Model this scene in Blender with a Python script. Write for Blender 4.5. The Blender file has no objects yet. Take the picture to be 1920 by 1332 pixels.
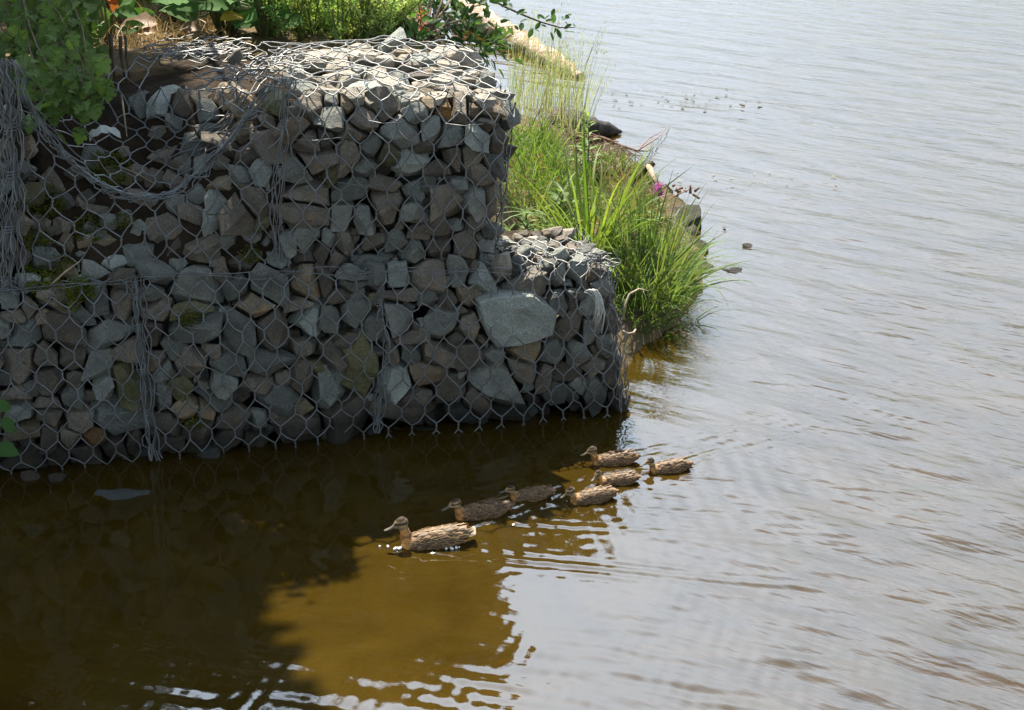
import bpy, bmesh, math, random, hashlib
import numpy as np
from mathutils import Vector, Matrix, Quaternion, noise

random.seed(7)
RNG = np.random.default_rng(11)
SC = bpy.context.scene
COL = SC.collection
PI = math.pi
V = Vector

# ------------------------------------------------------------------ camera, sky, sun, exposure
PITCH = math.radians(23.0)
FPX = 3000.0                                   # focal length for a 1920 pixel wide frame
CAM_H = 3.03
cam_d = bpy.data.cameras.new('camera')
cam_d.sensor_width = 36.0
cam_d.lens = 36.0 * FPX / 1920.0
cam_d.clip_start = 0.1
cam_d.clip_end = 6000.0
cam = bpy.data.objects.new('camera', cam_d)
cam.location = (0, 0, CAM_H)
cam.rotation_euler = (PI / 2 - PITCH, 0, 0)
COL.objects.link(cam)
SC.camera = cam

SUN_EL = math.radians(56.0)
SUN_AZ = math.radians(-14.0)                   # measured from +Y, negative = left
sun_dir = V((math.sin(SUN_AZ) * math.cos(SUN_EL), math.cos(SUN_AZ) * math.cos(SUN_EL), math.sin(SUN_EL)))
CLOUD_FAR = (6.8, 8.1, 8.6, 1)                  # cloud away from the sun
CLOUD_NEAR = (37.0, 44.0, 53.0, 1)              # cloud around the sun
CLOUD_FROM = 0.45
world = bpy.data.worlds.new('World')
SC.world = world
world.use_nodes = True
wn = world.node_tree
wn.nodes.clear()
w_out = wn.nodes.new('ShaderNodeOutputWorld')
w_bg = wn.nodes.new('ShaderNodeBackground')
w_bg.inputs['Strength'].default_value = 0.05
sky = wn.nodes.new('ShaderNodeTexSky')
sky.sky_type = 'NISHITA'
sky.sun_disc = False
sky.sun_elevation = SUN_EL
sky.sun_rotation = SUN_AZ
sky.air_density = 1.0
sky.dust_density = 1.0
sky.ozone_density = 1.0
# thin high cloud over the whole sky; it scatters forward, so it is brighter around the sun
w_tc = wn.nodes.new('ShaderNodeTexCoord')
w_no = wn.nodes.new('ShaderNodeTexNoise')
w_no.inputs['Scale'].default_value = 3.0
w_no.inputs['Detail'].default_value = 5.0
w_rp = wn.nodes.new('ShaderNodeValToRGB')
w_rp.color_ramp.elements[0].position = 0.30
w_rp.color_ramp.elements[0].color = (0.55, 0.55, 0.55, 1)
w_rp.color_ramp.elements[1].position = 0.72
w_rp.color_ramp.elements[1].color = (0.85, 0.85, 0.85, 1)
w_dot = wn.nodes.new('ShaderNodeVectorMath')
w_dot.operation = 'DOT_PRODUCT'
w_dot.inputs[1].default_value = sun_dir
w_mr = wn.nodes.new('ShaderNodeMapRange')
w_mr.interpolation_type = 'SMOOTHSTEP'
w_mr.inputs['From Min'].default_value = CLOUD_FROM
w_mr.inputs['From Max'].default_value = 1.0
w_cl = wn.nodes.new('ShaderNodeMix')
w_cl.data_type = 'RGBA'
w_cl.inputs[6].default_value = CLOUD_FAR
w_cl.inputs[7].default_value = CLOUD_NEAR
w_mx = wn.nodes.new('ShaderNodeMix')
w_mx.data_type = 'RGBA'
wn.links.new(w_tc.outputs['Generated'], w_no.inputs['Vector'])
wn.links.new(w_tc.outputs['Generated'], w_dot.inputs[0])
wn.links.new(w_dot.outputs['Value'], w_mr.inputs['Value'])
w_sep = wn.nodes.new('ShaderNodeSeparateXYZ')    # the cloud bank lies low, overhead it is clear
w_mz = wn.nodes.new('ShaderNodeMapRange')
w_mz.interpolation_type = 'SMOOTHSTEP'
w_mz.inputs['From Min'].default_value = 0.57
w_mz.inputs['From Max'].default_value = 0.84
w_mz.inputs['To Min'].default_value = 1.0
w_mz.inputs['To Max'].default_value = 0.12
wn.links.new(w_tc.outputs['Generated'], w_sep.inputs[0])
wn.links.new(w_sep.outputs['Z'], w_mz.inputs['Value'])
wn.links.new(w_mr.outputs['Result'], w_cl.inputs[0])
wn.links.new(w_no.outputs['Fac'], w_rp.inputs['Fac'])
w_cv = wn.nodes.new('ShaderNodeMath')
w_cv.operation = 'MULTIPLY'
wn.links.new(w_rp.outputs['Color'], w_cv.inputs[0])
wn.links.new(w_mz.outputs['Result'], w_cv.inputs[1])
wn.links.new(w_cv.outputs[0], w_mx.inputs[0])
wn.links.new(sky.outputs['Color'], w_mx.inputs[6])
wn.links.new(w_cl.outputs[2], w_mx.inputs[7])
wn.links.new(w_mx.outputs[2], w_bg.inputs['Color'])
wn.links.new(w_bg.outputs['Background'], w_out.inputs['Surface'])

sun_d = bpy.data.lights.new('sun', 'SUN')
sun_d.energy = 5.0
sun_d.angle = math.radians(0.5)
sun_d.color = (1.0, 0.91, 0.75)
sun = bpy.data.objects.new('sun', sun_d)
sun.rotation_euler = (-sun_dir).to_track_quat('-Z', 'Y').to_euler()
sun.location = (0, 0, 20)
COL.objects.link(sun)

SC.view_settings.view_transform = 'Standard'
SC.view_settings.look = 'None'
SC.view_settings.exposure = 1.5
SC.view_settings.gamma = 1.0
SC.view_settings.use_curve_mapping = False
SC.render.engine = 'CYCLES'
SC.cycles.use_denoising = True
SC.cycles.max_bounces = 8
SC.cycles.transparent_max_bounces = 12
SC.cycles.caustics_reflective = False
SC.cycles.caustics_refractive = False

# ------------------------------------------------------------------ measuring: photograph -> place
CF = V((0, math.cos(PITCH), -math.sin(PITCH)))
CU = V((0, math.sin(PITCH), math.cos(PITCH)))
CO = V((0, 0, CAM_H))

def ray(u, v):
    return CF + V((1, 0, 0)) * ((u - 960) / FPX) - CU * ((v - 666) / FPX)

def px(u, v, z=0.0):
    d = ray(u, v)
    return CO + d * ((z - CAM_H) / d.z)

def pxy(u, v, y):
    d = ray(u, v)
    return CO + d * (y / d.y)

C0 = px(1183, 778)                             # right foot of the wall at the waterline
ES = (px(0, 893) - C0).normalized()            # along the wall, to the left
ET = V((ES.y, -ES.x, 0))
if ET.y < 0:
    ET = -ET                                   # into the bank

def W(s, t, z):
    return C0 + ES * s + ET * t + V((0, 0, z))

def stz(p):
    d = p - C0
    return d.dot(ES), d.dot(ET), p.z

def lerp(a, b, t):
    return a + (b - a) * t

def sstep(a, b, x):
    t = min(1.0, max(0.0, (x - a) / (b - a)))
    return t * t * (3 - 2 * t)

def interp(x, pts):
    if x <= pts[0][0]:
        return pts[0][1]
    for (x0, y0), (x1, y1) in zip(pts, pts[1:]):
        if x <= x1:
            return lerp(y0, y1, (x - x0) / (x1 - x0))
    return pts[-1][1]

# ------------------------------------------------------------------ mesh and object helpers
class MB:
    def __init__(self):
        self.v, self.f, self.c = [], [], []
        self.col = None

    def vert(self, p, col=None):
        self.v.append((p[0], p[1], p[2]))
        self.c.append(col or self.col or (1, 1, 1))
        return len(self.v) - 1

    def face(self, *idx):
        self.f.append(tuple(idx))

    def tube(self, pts, r, sides=4, cap=True):
        n = len(pts)
        if not hasattr(r, '__len__'):
            r = [r] * n
        rings = []
        up = None
        for i in range(n):
            a = pts[max(0, i - 1)]
            b = pts[min(n - 1, i + 1)]
            d = (b - a)
            if d.length < 1e-9:
                d = V((0, 0, 1))
            d = d.normalized()
            if up is None:
                up = V((0, 0, 1)) if abs(d.z) < 0.9 else V((1, 0, 0))
            x = d.cross(up)
            if x.length < 1e-6:
                x = d.orthogonal()
            x.normalize()
            y = x.cross(d).normalized()
            up = y
            rings.append([self.vert(pts[i] + (x * math.cos(2 * PI * k / sides) + y * math.sin(2 * PI * k / sides)) * r[i]) for k in range(sides)])
        for i in range(n - 1):
            for k in range(sides):
                self.face(rings[i][k], rings[i][(k + 1) % sides], rings[i + 1][(k + 1) % sides], rings[i + 1][k])
        if cap:
            self.face(*rings[0][::-1])
            self.face(*rings[-1])

    def blade(self, base, direction, side, length, width, bend=0.3, seg=4, droop=V((0, 0, -1)), col=None, fold=0.0):
        """a grass blade: a tapered bent strip"""
        prev = None
        p = V(base)
        d = V(direction).normalized()
        s = V(side).normalized()
        for i in range(seg + 1):
            t = i / seg
            w = width * (1 - t ** 1.6) * (0.55 + 0.9 * t if t < 0.5 else 1.0) * 0.5
            if i == seg:
                idx = [self.vert(p, col)]
                self.face(prev[0], prev[1], idx[0])
            else:
                idx = [self.vert(p - s * w, col), self.vert(p + s * w, col)]
                if prev:
                    self.face(prev[0], prev[1], idx[1], idx[0])
            prev = idx
            d = (d + droop * (bend / seg) * (0.4 + 1.6 * t)).normalized()
            p = p + d * (length / seg)

    def mesh(self, name, mat, smooth=False, colors=False, origin=None):
        me = bpy.data.meshes.new(name)
        vv = self.v
        if origin is not None:
            ox, oy, oz = origin
            vv = [(x - ox, y - oy, z - oz) for x, y, z in vv]
        me.from_pydata(vv, [], self.f)
        if mat:
            me.materials.append(mat)
        if smooth:
            me.polygons.foreach_set('use_smooth', [True] * len(me.polygons))
        if colors:
            at = me.color_attributes.new('Col', 'FLOAT_COLOR', 'POINT')
            arr = np.ones((len(vv), 4), dtype=np.float32)
            arr[:, :3] = np.array(self.c, dtype=np.float32).reshape(-1, 3)
            at.data.foreach_set('color', arr.ravel())
        me.update()
        return me

def put(name, data, parent=None, loc=None, rot=None, scale=None):
    """link one object; loc is a world position, parents are never rotated"""
    o = bpy.data.objects.new(name, data)
    COL.objects.link(o)
    if parent:
        o.parent = parent
    if loc is not None:
        base = V((0, 0, 0))
        p = parent
        while p:
            base += p.location
            p = p.parent
        o.location = V(loc) - base
    if rot is not None:
        o.rotation_mode = 'QUATERNION'
        o.rotation_quaternion = rot
    if scale is not None:
        o.scale = (scale,) * 3 if not hasattr(scale, '__len__') else scale
    return o

def tag(o, label, cat, group=None):
    o['label'] = label
    o['category'] = cat
    if group:
        o['group'] = group
    return o

def thing(name, label, cat, loc, group=None):
    o = put(name, None, None, loc)
    o.empty_display_size = 0.1
    return tag(o, label, cat, group)

def build(name, mb, mat, parent=None, smooth=False, colors=False, kind=None, loc=None):
    """mesh given in world coordinates -> one object whose origin sits at its parent (or at loc)"""
    base = V((0, 0, 0))
    p = parent
    while p:
        base += p.location
        p = p.parent
    org = V(loc) if loc is not None else base
    o = put(name, mb.mesh(name, mat, smooth, colors, org), parent, org)
    if kind:
        o['kind'] = kind
    return o

# ------------------------------------------------------------------ materials
def nmat(name):
    m = bpy.data.materials.new(name)
    m.use_nodes = True
    nt = m.node_tree
    nt.nodes.clear()
    out = nt.nodes.new('ShaderNodeOutputMaterial')
    return m, nt, out

def N(nt, kind, **kw):
    n = nt.nodes.new(kind)
    for k, v in kw.items():
        if k in n.inputs:
            n.inputs[k].default_value = v
        else:
            setattr(n, k, v)
    return n

def ramp(nt, src, stops):
    r = nt.nodes.new('ShaderNodeValToRGB')
    els = r.color_ramp.elements
    while len(els) < len(stops):
        els.new(0.5)
    for e, (p, c) in zip(els, stops):
        e.position = p
        e.color = (c[0], c[1], c[2], 1) if hasattr(c, '__len__') else (c, c, c, 1)
    nt.links.new(src, r.inputs['Fac'])
    return r.outputs['Color']

def mixc(nt, fac, a, b, mode='MIX'):
    m = nt.nodes.new('ShaderNodeMix')
    m.data_type = 'RGBA'
    m.blend_type = mode
    for i, x in ((0, fac), (6, a), (7, b)):
        if isinstance(x, (int, float)):
            m.inputs[i].default_value = x if i == 0 else (x, x, x, 1)
        elif isinstance(x, tuple):
            m.inputs[i].default_value = (*x[:3], 1)
        else:
            nt.links.new(x, m.inputs[i])
    return m.outputs[2]

def noise_tex(nt, scale, detail=4, rough=0.55, coord='Object', stretch=None, dist=0.0):
    tc = nt.nodes.new('ShaderNodeTexCoord')
    src = tc.outputs[coord]
    if stretch:
        mp = nt.nodes.new('ShaderNodeMapping')
        mp.inputs['Scale'].default_value = stretch
        nt.links.new(src, mp.inputs['Vector'])
        src = mp.outputs['Vector']
    n = N(nt, 'ShaderNodeTexNoise', Scale=scale, Detail=detail, Roughness=rough, Distortion=dist)
    nt.links.new(src, n.inputs['Vector'])
    return n.outputs['Fac']

def bump(nt, height, strength, dist, normal=None):
    b = N(nt, 'ShaderNodeBump', Strength=strength, Distance=dist)
    nt.links.new(height, b.inputs['Height'])
    if normal is not None:
        nt.links.new(normal, b.inputs['Normal'])
    return b.outputs['Normal']

def stone_mat(name, ca, cb, spot, spot_lo=0.6, lichen=(0.34, 0.36, 0.33)):
    m, nt, out = nmat(name)
    oi = nt.nodes.new('ShaderNodeObjectInfo')
    base = mixc(nt, ramp(nt, noise_tex(nt, 9, 5), [(0.35, 0), (0.65, 1)]), ca, cb)
    base = mixc(nt, ramp(nt, noise_tex(nt, 6.0, 6, 0.65, dist=0.6), [(spot_lo, 0), (spot_lo + 0.12, 0.8)]), base, spot)
    base = mixc(nt, ramp(nt, noise_tex(nt, 26, 5, 0.7), [(0.58, 0), (0.7, 0.55)]), base, lichen)
    base = mixc(nt, ramp(nt, noise_tex(nt, 140, 3, 0.7), [(0.42, 0.55), (0.6, 0.0)]), base, tuple(x * 0.35 for x in ca))
    val = ramp(nt, oi.outputs['Random'], [(0, 0.55), (0.5, 1.0), (1, 1.45)])
    base = mixc(nt, 1.0, base, val, 'MULTIPLY')
    geo = nt.nodes.new('ShaderNodeNewGeometry')          # stones stay wet and slimy just above the waterline
    sp = nt.nodes.new('ShaderNodeSeparateXYZ')
    nt.links.new(geo.outputs['Position'], sp.inputs[0])
    wv = N(nt, 'ShaderNodeMath', operation='MULTIPLY_ADD')
    wv.inputs[1].default_value = 0.07
    nt.links.new(noise_tex(nt, 12, 3), wv.inputs[0])
    nt.links.new(sp.outputs['Z'], wv.inputs[2])
    wet = ramp(nt, wv.outputs[0], [(0.11, 0.22), (0.21, 1.0)])
    base = mixc(nt, 1.0, base, wet, 'MULTIPLY')
    n1 = bump(nt, noise_tex(nt, 30, 9, 0.72), 1.0, 0.032)
    n2 = bump(nt, noise_tex(nt, 150, 4, 0.7), 0.5, 0.005, n1)
    p = N(nt, 'ShaderNodeBsdfPrincipled', Roughness=0.82)
    p.inputs['Specular IOR Level'].default_value = 0.35
    nt.links.new(base, p.inputs['Base Color'])
    nt.links.new(n2, p.inputs['Normal'])
    nt.links.new(p.outputs[0], out.inputs[0])
    return m

M = {}
M['g'] = stone_mat('stone_grey', (0.31, 0.315, 0.285), (0.19, 0.198, 0.182), (0.28, 0.205, 0.13), 0.58)
M['b'] = stone_mat('stone_brown', (0.27, 0.228, 0.182), (0.178, 0.158, 0.132), (0.32, 0.20, 0.10), 0.56)
M['p'] = stone_mat('stone_pale', (0.40, 0.425, 0.39), (0.28, 0.30, 0.28), (0.25, 0.20, 0.145), 0.64)
M['w'] = stone_mat('stone_dusty_sunlit', (0.50, 0.45, 0.375), (0.36, 0.325, 0.275), (0.36, 0.25, 0.16), 0.6)  # dusty stones of the tops, colour lightened further to suggest strong sunlight
M['t'] = stone_mat('stone_tan', (0.36, 0.285, 0.195), (0.25, 0.195, 0.135), (0.36, 0.18, 0.06), 0.55)
M['o'] = stone_mat('stone_mossy', (0.22, 0.195, 0.10), (0.16, 0.15, 0.09), (0.10, 0.11, 0.025), 0.5)
M['r'] = stone_mat('stone_rust', (0.38, 0.23, 0.11), (0.26, 0.16, 0.09), (0.44, 0.21, 0.05), 0.45)

def plain_mat(name, col, rough=0.6, metallic=0.0, var=0.25, scale=30, bmp=0.0, bscale=80, bdist=0.004, spec=0.4, col2=None):
    m, nt, out = nmat(name)
    c2 = col2 or tuple(x * (1 - var) for x in col)
    base = mixc(nt, ramp(nt, noise_tex(nt, scale, 4), [(0.35, 0), (0.65, 1)]), col, c2)
    p = N(nt, 'ShaderNodeBsdfPrincipled', Roughness=rough, Metallic=metallic)
    p.inputs['Specular IOR Level'].default_value = spec
    nt.links.new(base, p.inputs['Base Color'])
    if bmp:
        nt.links.new(bump(nt, noise_tex(nt, bscale, 6, 0.65), bmp, bdist), p.inputs['Normal'])
    nt.links.new(p.outputs[0], out.inputs[0])
    return m

M['wire'] = plain_mat('galvanised_wire', (0.16, 0.175, 0.19), 0.45, 0.2, 0.5, 14, spec=0.6, col2=(0.10, 0.10, 0.10))
M['soil'] = plain_mat('dark_soil', (0.055, 0.038, 0.025), 0.95, 0, 0.5, 9, 1.0, 34, 0.03, 0.1, (0.022, 0.017, 0.012))
M['bank'] = plain_mat('bank_earth', (0.16, 0.115, 0.07), 0.95, 0, 0.5, 5, 0.9, 30, 0.03, 0.1, (0.07, 0.06, 0.03))
M['bed'] = plain_mat('river_bed', (0.06, 0.04, 0.013), 0.95, 0, 0.4, 3, 0.5, 12, 0.03, 0.1, (0.09, 0.06, 0.02))
M['bark'] = plain_mat('bark', (0.10, 0.075, 0.055), 0.9, 0, 0.5, 18, 0.8, 50, 0.01, 0.2)
M['darkwood'] = plain_mat('wet_dark_wood', (0.035, 0.026, 0.02), 0.65, 0, 0.5, 14, 0.9, 40, 0.015, 0.35)
M['twig'] = plain_mat('red_brown_twig', (0.20, 0.11, 0.075), 0.8, 0, 0.5, 20)
M['drytwig'] = plain_mat('dry_pale_twig', (0.38, 0.30, 0.21), 0.8, 0, 0.4, 20, 0.4, 60, 0.004)
M['log'] = plain_mat('bleached_log', (0.60, 0.51, 0.43), 0.85, 0, 0.6, 9, 1.0, 26, 0.05, 0.2, (0.36, 0.21, 0.125))
M['cord'] = plain_mat('white_cord', (0.55, 0.55, 0.53), 0.9, 0, 0.3, 40)
M['plastic'] = plain_mat('white_plastic', (0.6, 0.62, 0.62), 0.5, 0, 0.2, 20)
M['debris'] = plain_mat('floating_debris', (0.06, 0.05, 0.03), 0.8, 0, 0.5, 20)
M['paledebris'] = plain_mat('pale_floating_debris', (0.20, 0.17, 0.08), 0.8, 0, 0.5, 20)
M['rockwet'] = stone_mat('stone_bank', (0.20, 0.155, 0.13), (0.13, 0.105, 0.09), (0.10, 0.08, 0.06), 0.55)
M['bill'] = plain_mat('duck_bill', (0.09, 0.095, 0.10), 0.4, 0, 0.3, 60, spec=0.4, col2=(0.15, 0.11, 0.06))
M['eye'] = plain_mat('duck_eye', (0.008, 0.006, 0.005), 0.1, 0, 0.0, 10, spec=0.8)

def leaf_mat(name, ca, cb, trans=0.45, rough=0.5, attr=False, tint=None):
    """thin leaf: reflects and lets light through"""
    m, nt, out = nmat(name)
    oi = nt.nodes.new('ShaderNodeObjectInfo')
    f = ramp(nt, noise_tex(nt, 16, 3), [(0.35, 0), (0.65, 1)])
    base = mixc(nt, f, ca, cb)
    if attr:
        a = nt.nodes.new('ShaderNodeAttribute')
        a.attribute_name = 'Col'
        base = mixc(nt, 1.0, base, a.outputs['Color'], 'MULTIPLY')
    base = mixc(nt, 1.0, base, ramp(nt, oi.outputs['Random'], [(0, 0.7), (1, 1.2)]), 'MULTIPLY')
    d = N(nt, 'ShaderNodeBsdfPrincipled', Roughness=rough)
    d.inputs['Specular IOR Level'].default_value = 0.18
    t = N(nt, 'ShaderNodeBsdfTranslucent')
    nt.links.new(base, d.inputs['Base Color'])
    tc = mixc(nt, 1.0, base, tint or (1.25, 1.25, 0.55), 'MULTIPLY')
    nt.links.new(tc, t.inputs['Color'])
    mx = N(nt, 'ShaderNodeMixShader', Fac=trans)
    nt.links.new(d.outputs[0], mx.inputs[1])
    nt.links.new(t.outputs[0], mx.inputs[2])
    nt.links.new(mx.outputs[0], out.inputs[0])
    return m

M['bramble'] = leaf_mat('bramble_leaf', (0.14, 0.215, 0.055), (0.09, 0.155, 0.045), 0.5)
M['burdock'] = leaf_mat('broad_leaf', (0.085, 0.185, 0.05), (0.06, 0.14, 0.04), 0.4, 0.75)
M['yellowleaf'] = leaf_mat('yellow_leaf', (0.55, 0.40, 0.05), (0.42, 0.33, 0.04), 0.4)
M['orangeleaf'] = leaf_mat('orange_dead_leaf', (0.50, 0.20, 0.05), (0.38, 0.14, 0.04), 0.35, tint=(1.2, 0.9, 0.5))
M['deadleaf'] = leaf_mat('brown_dead_leaf', (0.24, 0.15, 0.085), (0.16, 0.10, 0.06), 0.25, tint=(1.1, 0.9, 0.6))
M['mugwort'] = leaf_mat('feathery_leaf', (0.37, 0.47, 0.19), (0.26, 0.37, 0.14), 0.55, attr=True, tint=(1.1, 1.15, 0.6))
M['shrub'] = leaf_mat('dark_shrub_leaf', (0.07, 0.14, 0.05), (0.045, 0.10, 0.04), 0.45)
M['reed'] = leaf_mat('pale_reed', (0.43, 0.48, 0.34), (0.33, 0.39, 0.25), 0.35, attr=True)
M['sedge'] = leaf_mat('sedge_blade', (0.15, 0.225, 0.085), (0.11, 0.175, 0.06), 0.45, attr=True)
M['herb'] = leaf_mat('young_herb', (0.19, 0.29, 0.10), (0.15, 0.24, 0.08), 0.5)
M['weed'] = leaf_mat('low_weed', (0.13, 0.20, 0.055), (0.09, 0.15, 0.045), 0.45, attr=True)
M['pink'] = leaf_mat('pink_petal', (0.52, 0.17, 0.40), (0.42, 0.13, 0.33), 0.4, tint=(1.1, 0.9, 1.1))
M['moss'] = leaf_mat('moss', (0.15, 0.16, 0.02), (0.09, 0.11, 0.015), 0.3)
M['treeleaf'] = leaf_mat('tree_leaf', (0.05, 0.10, 0.035), (0.04, 0.08, 0.03), 0.3)
M['stem'] = plain_mat('green_stem', (0.13, 0.17, 0.06), 0.7, 0, 0.4, 20)
M['brownstem'] = plain_mat('brown_stem', (0.12, 0.08, 0.05), 0.8, 0, 0.4, 20)
M['drystraw'] = leaf_mat('dry_straw', (0.45, 0.33, 0.17), (0.33, 0.23, 0.12), 0.3, tint=(1.1, 1.0, 0.7))

def feather_mat(name):
    m, nt, out = nmat(name)
    a = nt.nodes.new('ShaderNodeAttribute')
    a.attribute_name = 'Col'
    base = mixc(nt, ramp(nt, noise_tex(nt, 75, 4, 0.6, stretch=(0.45, 1.0, 1.0)), [(0.42, 0.62), (0.56, 0.0)]), a.outputs['Color'], (0.022, 0.014, 0.010))
    p = N(nt, 'ShaderNodeBsdfPrincipled', Roughness=0.7)
    p.inputs['Specular IOR Level'].default_value = 0.25
    nt.links.new(base, p.inputs['Base Color'])
    nt.links.new(bump(nt, noise_tex(nt, 120, 5, 0.6, stretch=(0.4, 1, 1)), 0.5, 0.004), p.inputs['Normal'])
    nt.links.new(p.outputs[0], out.inputs[0])
    return m

def attr_mat(name, rough=0.6):
    m, nt, out = nmat(name)
    a = nt.nodes.new('ShaderNodeAttribute')
    a.attribute_name = 'Col'
    p = N(nt, 'ShaderNodeBsdfPrincipled', Roughness=rough)
    p.inputs['Specular IOR Level'].default_value = 0.3
    nt.links.new(a.outputs['Color'], p.inputs['Base Color'])
    nt.links.new(p.outputs[0], out.inputs[0])
    return m

M['plumage'] = feather_mat('plumage')
M['feather'] = attr_mat('wing_feather', 0.55)

def water_mat():
    m, nt, out = nmat('water')
    geo = nt.nodes.new('ShaderNodeNewGeometry')
    m0 = N(nt, 'ShaderNodeMapping')                     # turn so that the crests run along X, then stretch along them
    m0.inputs['Rotation'].default_value = (0, 0, math.radians(32))
    nt.links.new(geo.outputs['Position'], m0.inputs['Vector'])
    mp = N(nt, 'ShaderNodeMapping')
    mp.inputs['Scale'].default_value = (0.75, 2.2, 1.0)
    nt.links.new(m0.outputs['Vector'], mp.inputs['Vector'])
    n1 = N(nt, 'ShaderNodeTexNoise', Scale=2.4, Detail=3.0, Roughness=0.45)
    nt.links.new(mp.outputs['Vector'], n1.inputs['Vector'])
    at = nt.nodes.new('ShaderNodeAttribute')           # 'chop': how ruffled the open water is here
    at.attribute_name = 'chop'
    b = N(nt, 'ShaderNodeBump', Distance=0.05)
    nt.links.new(at.outputs['Fac'], b.inputs['Strength'])
    nt.links.new(n1.outputs['Fac'], b.inputs['Height'])
    n2 = N(nt, 'ShaderNodeTexNoise', Scale=9.0, Detail=3.0, Roughness=0.55)
    nt.links.new(mp.outputs['Vector'], n2.inputs['Vector'])
    b2 = N(nt, 'ShaderNodeBump', Distance=0.006)
    nt.links.new(at.outputs['Fac'], b2.inputs['Strength'])
    nt.links.new(n2.outputs['Fac'], b2.inputs['Height'])
    nt.links.new(b.outputs['Normal'], b2.inputs['Normal'])
    nrm = b2.outputs['Normal']
    fr = N(nt, 'ShaderNodeFresnel', IOR=1.8)
    nt.links.new(nrm, fr.inputs['Normal'])
    dif = N(nt, 'ShaderNodeBsdfDiffuse')
    silt = N(nt, 'ShaderNodeTexNoise', Scale=2.2, Detail=7.0, Roughness=0.62, Distortion=0.8)   # drifting clouds of silt
    nt.links.new(geo.outputs['Position'], silt.inputs['Vector'])
    nt.links.new(ramp(nt, silt.outputs['Fac'], [(0.30, (0.047, 0.028, 0.003)), (0.70, (0.078, 0.049, 0.006))]), dif.inputs['Color'])
    tr = N(nt, 'ShaderNodeBsdfTransparent', Color=(0.70, 0.50, 0.20, 1))
    body = N(nt, 'ShaderNodeMixShader', Fac=0.45)
    nt.links.new(dif.outputs[0], body.inputs[1])
    nt.links.new(tr.outputs[0], body.inputs[2])
    gl = N(nt, 'ShaderNodeBsdfGlossy', Roughness=0.045)
    nt.links.new(nrm, gl.inputs['Normal'])
    mx = N(nt, 'ShaderNodeMixShader')
    nt.links.new(fr.outputs[0], mx.inputs[0])
    nt.links.new(body.outputs[0], mx.inputs[1])
    nt.links.new(gl.outputs[0], mx.inputs[2])
    nt.links.new(mx.outputs[0], out.inputs[0])
    return m
M['water'] = water_mat()

# ------------------------------------------------------------------ duck places (needed for their wakes)
# waterline pixel, length, heading (degrees, 180 = to the left), head height factor, label
DUCKS = [
    (806, 1020, 0.350, 189, 1.00, 'largest brown duck leading the line, neck held tall in the sunlit brown water'),
    (897, 966, 0.300, 193, 0.74, 'shaded brown duckling second in line, just behind the leading duck'),
    (990, 934, 0.235, 190, 0.70, 'shaded duckling third in line, between the second duckling and the close pair'),
    (1104, 938, 0.255, 196, 0.72, 'shaded duckling overlapping the one with a sunlit back, nearer of that pair'),
    (1152, 905, 0.225, 184, 0.66, 'duckling with head turned away and only its back in the sun'),
    (1145, 868, 0.262, 186, 0.84, 'duckling swimming closest to the stone wall with its head raised'),
    (1250, 882, 0.235, 190, 0.72, 'fully sunlit duckling at the very tail of the line over pale water'),
]
for_wake = [(px(d[0], d[1]), d[2], math.radians(d[3])) for d in DUCKS]

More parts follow.
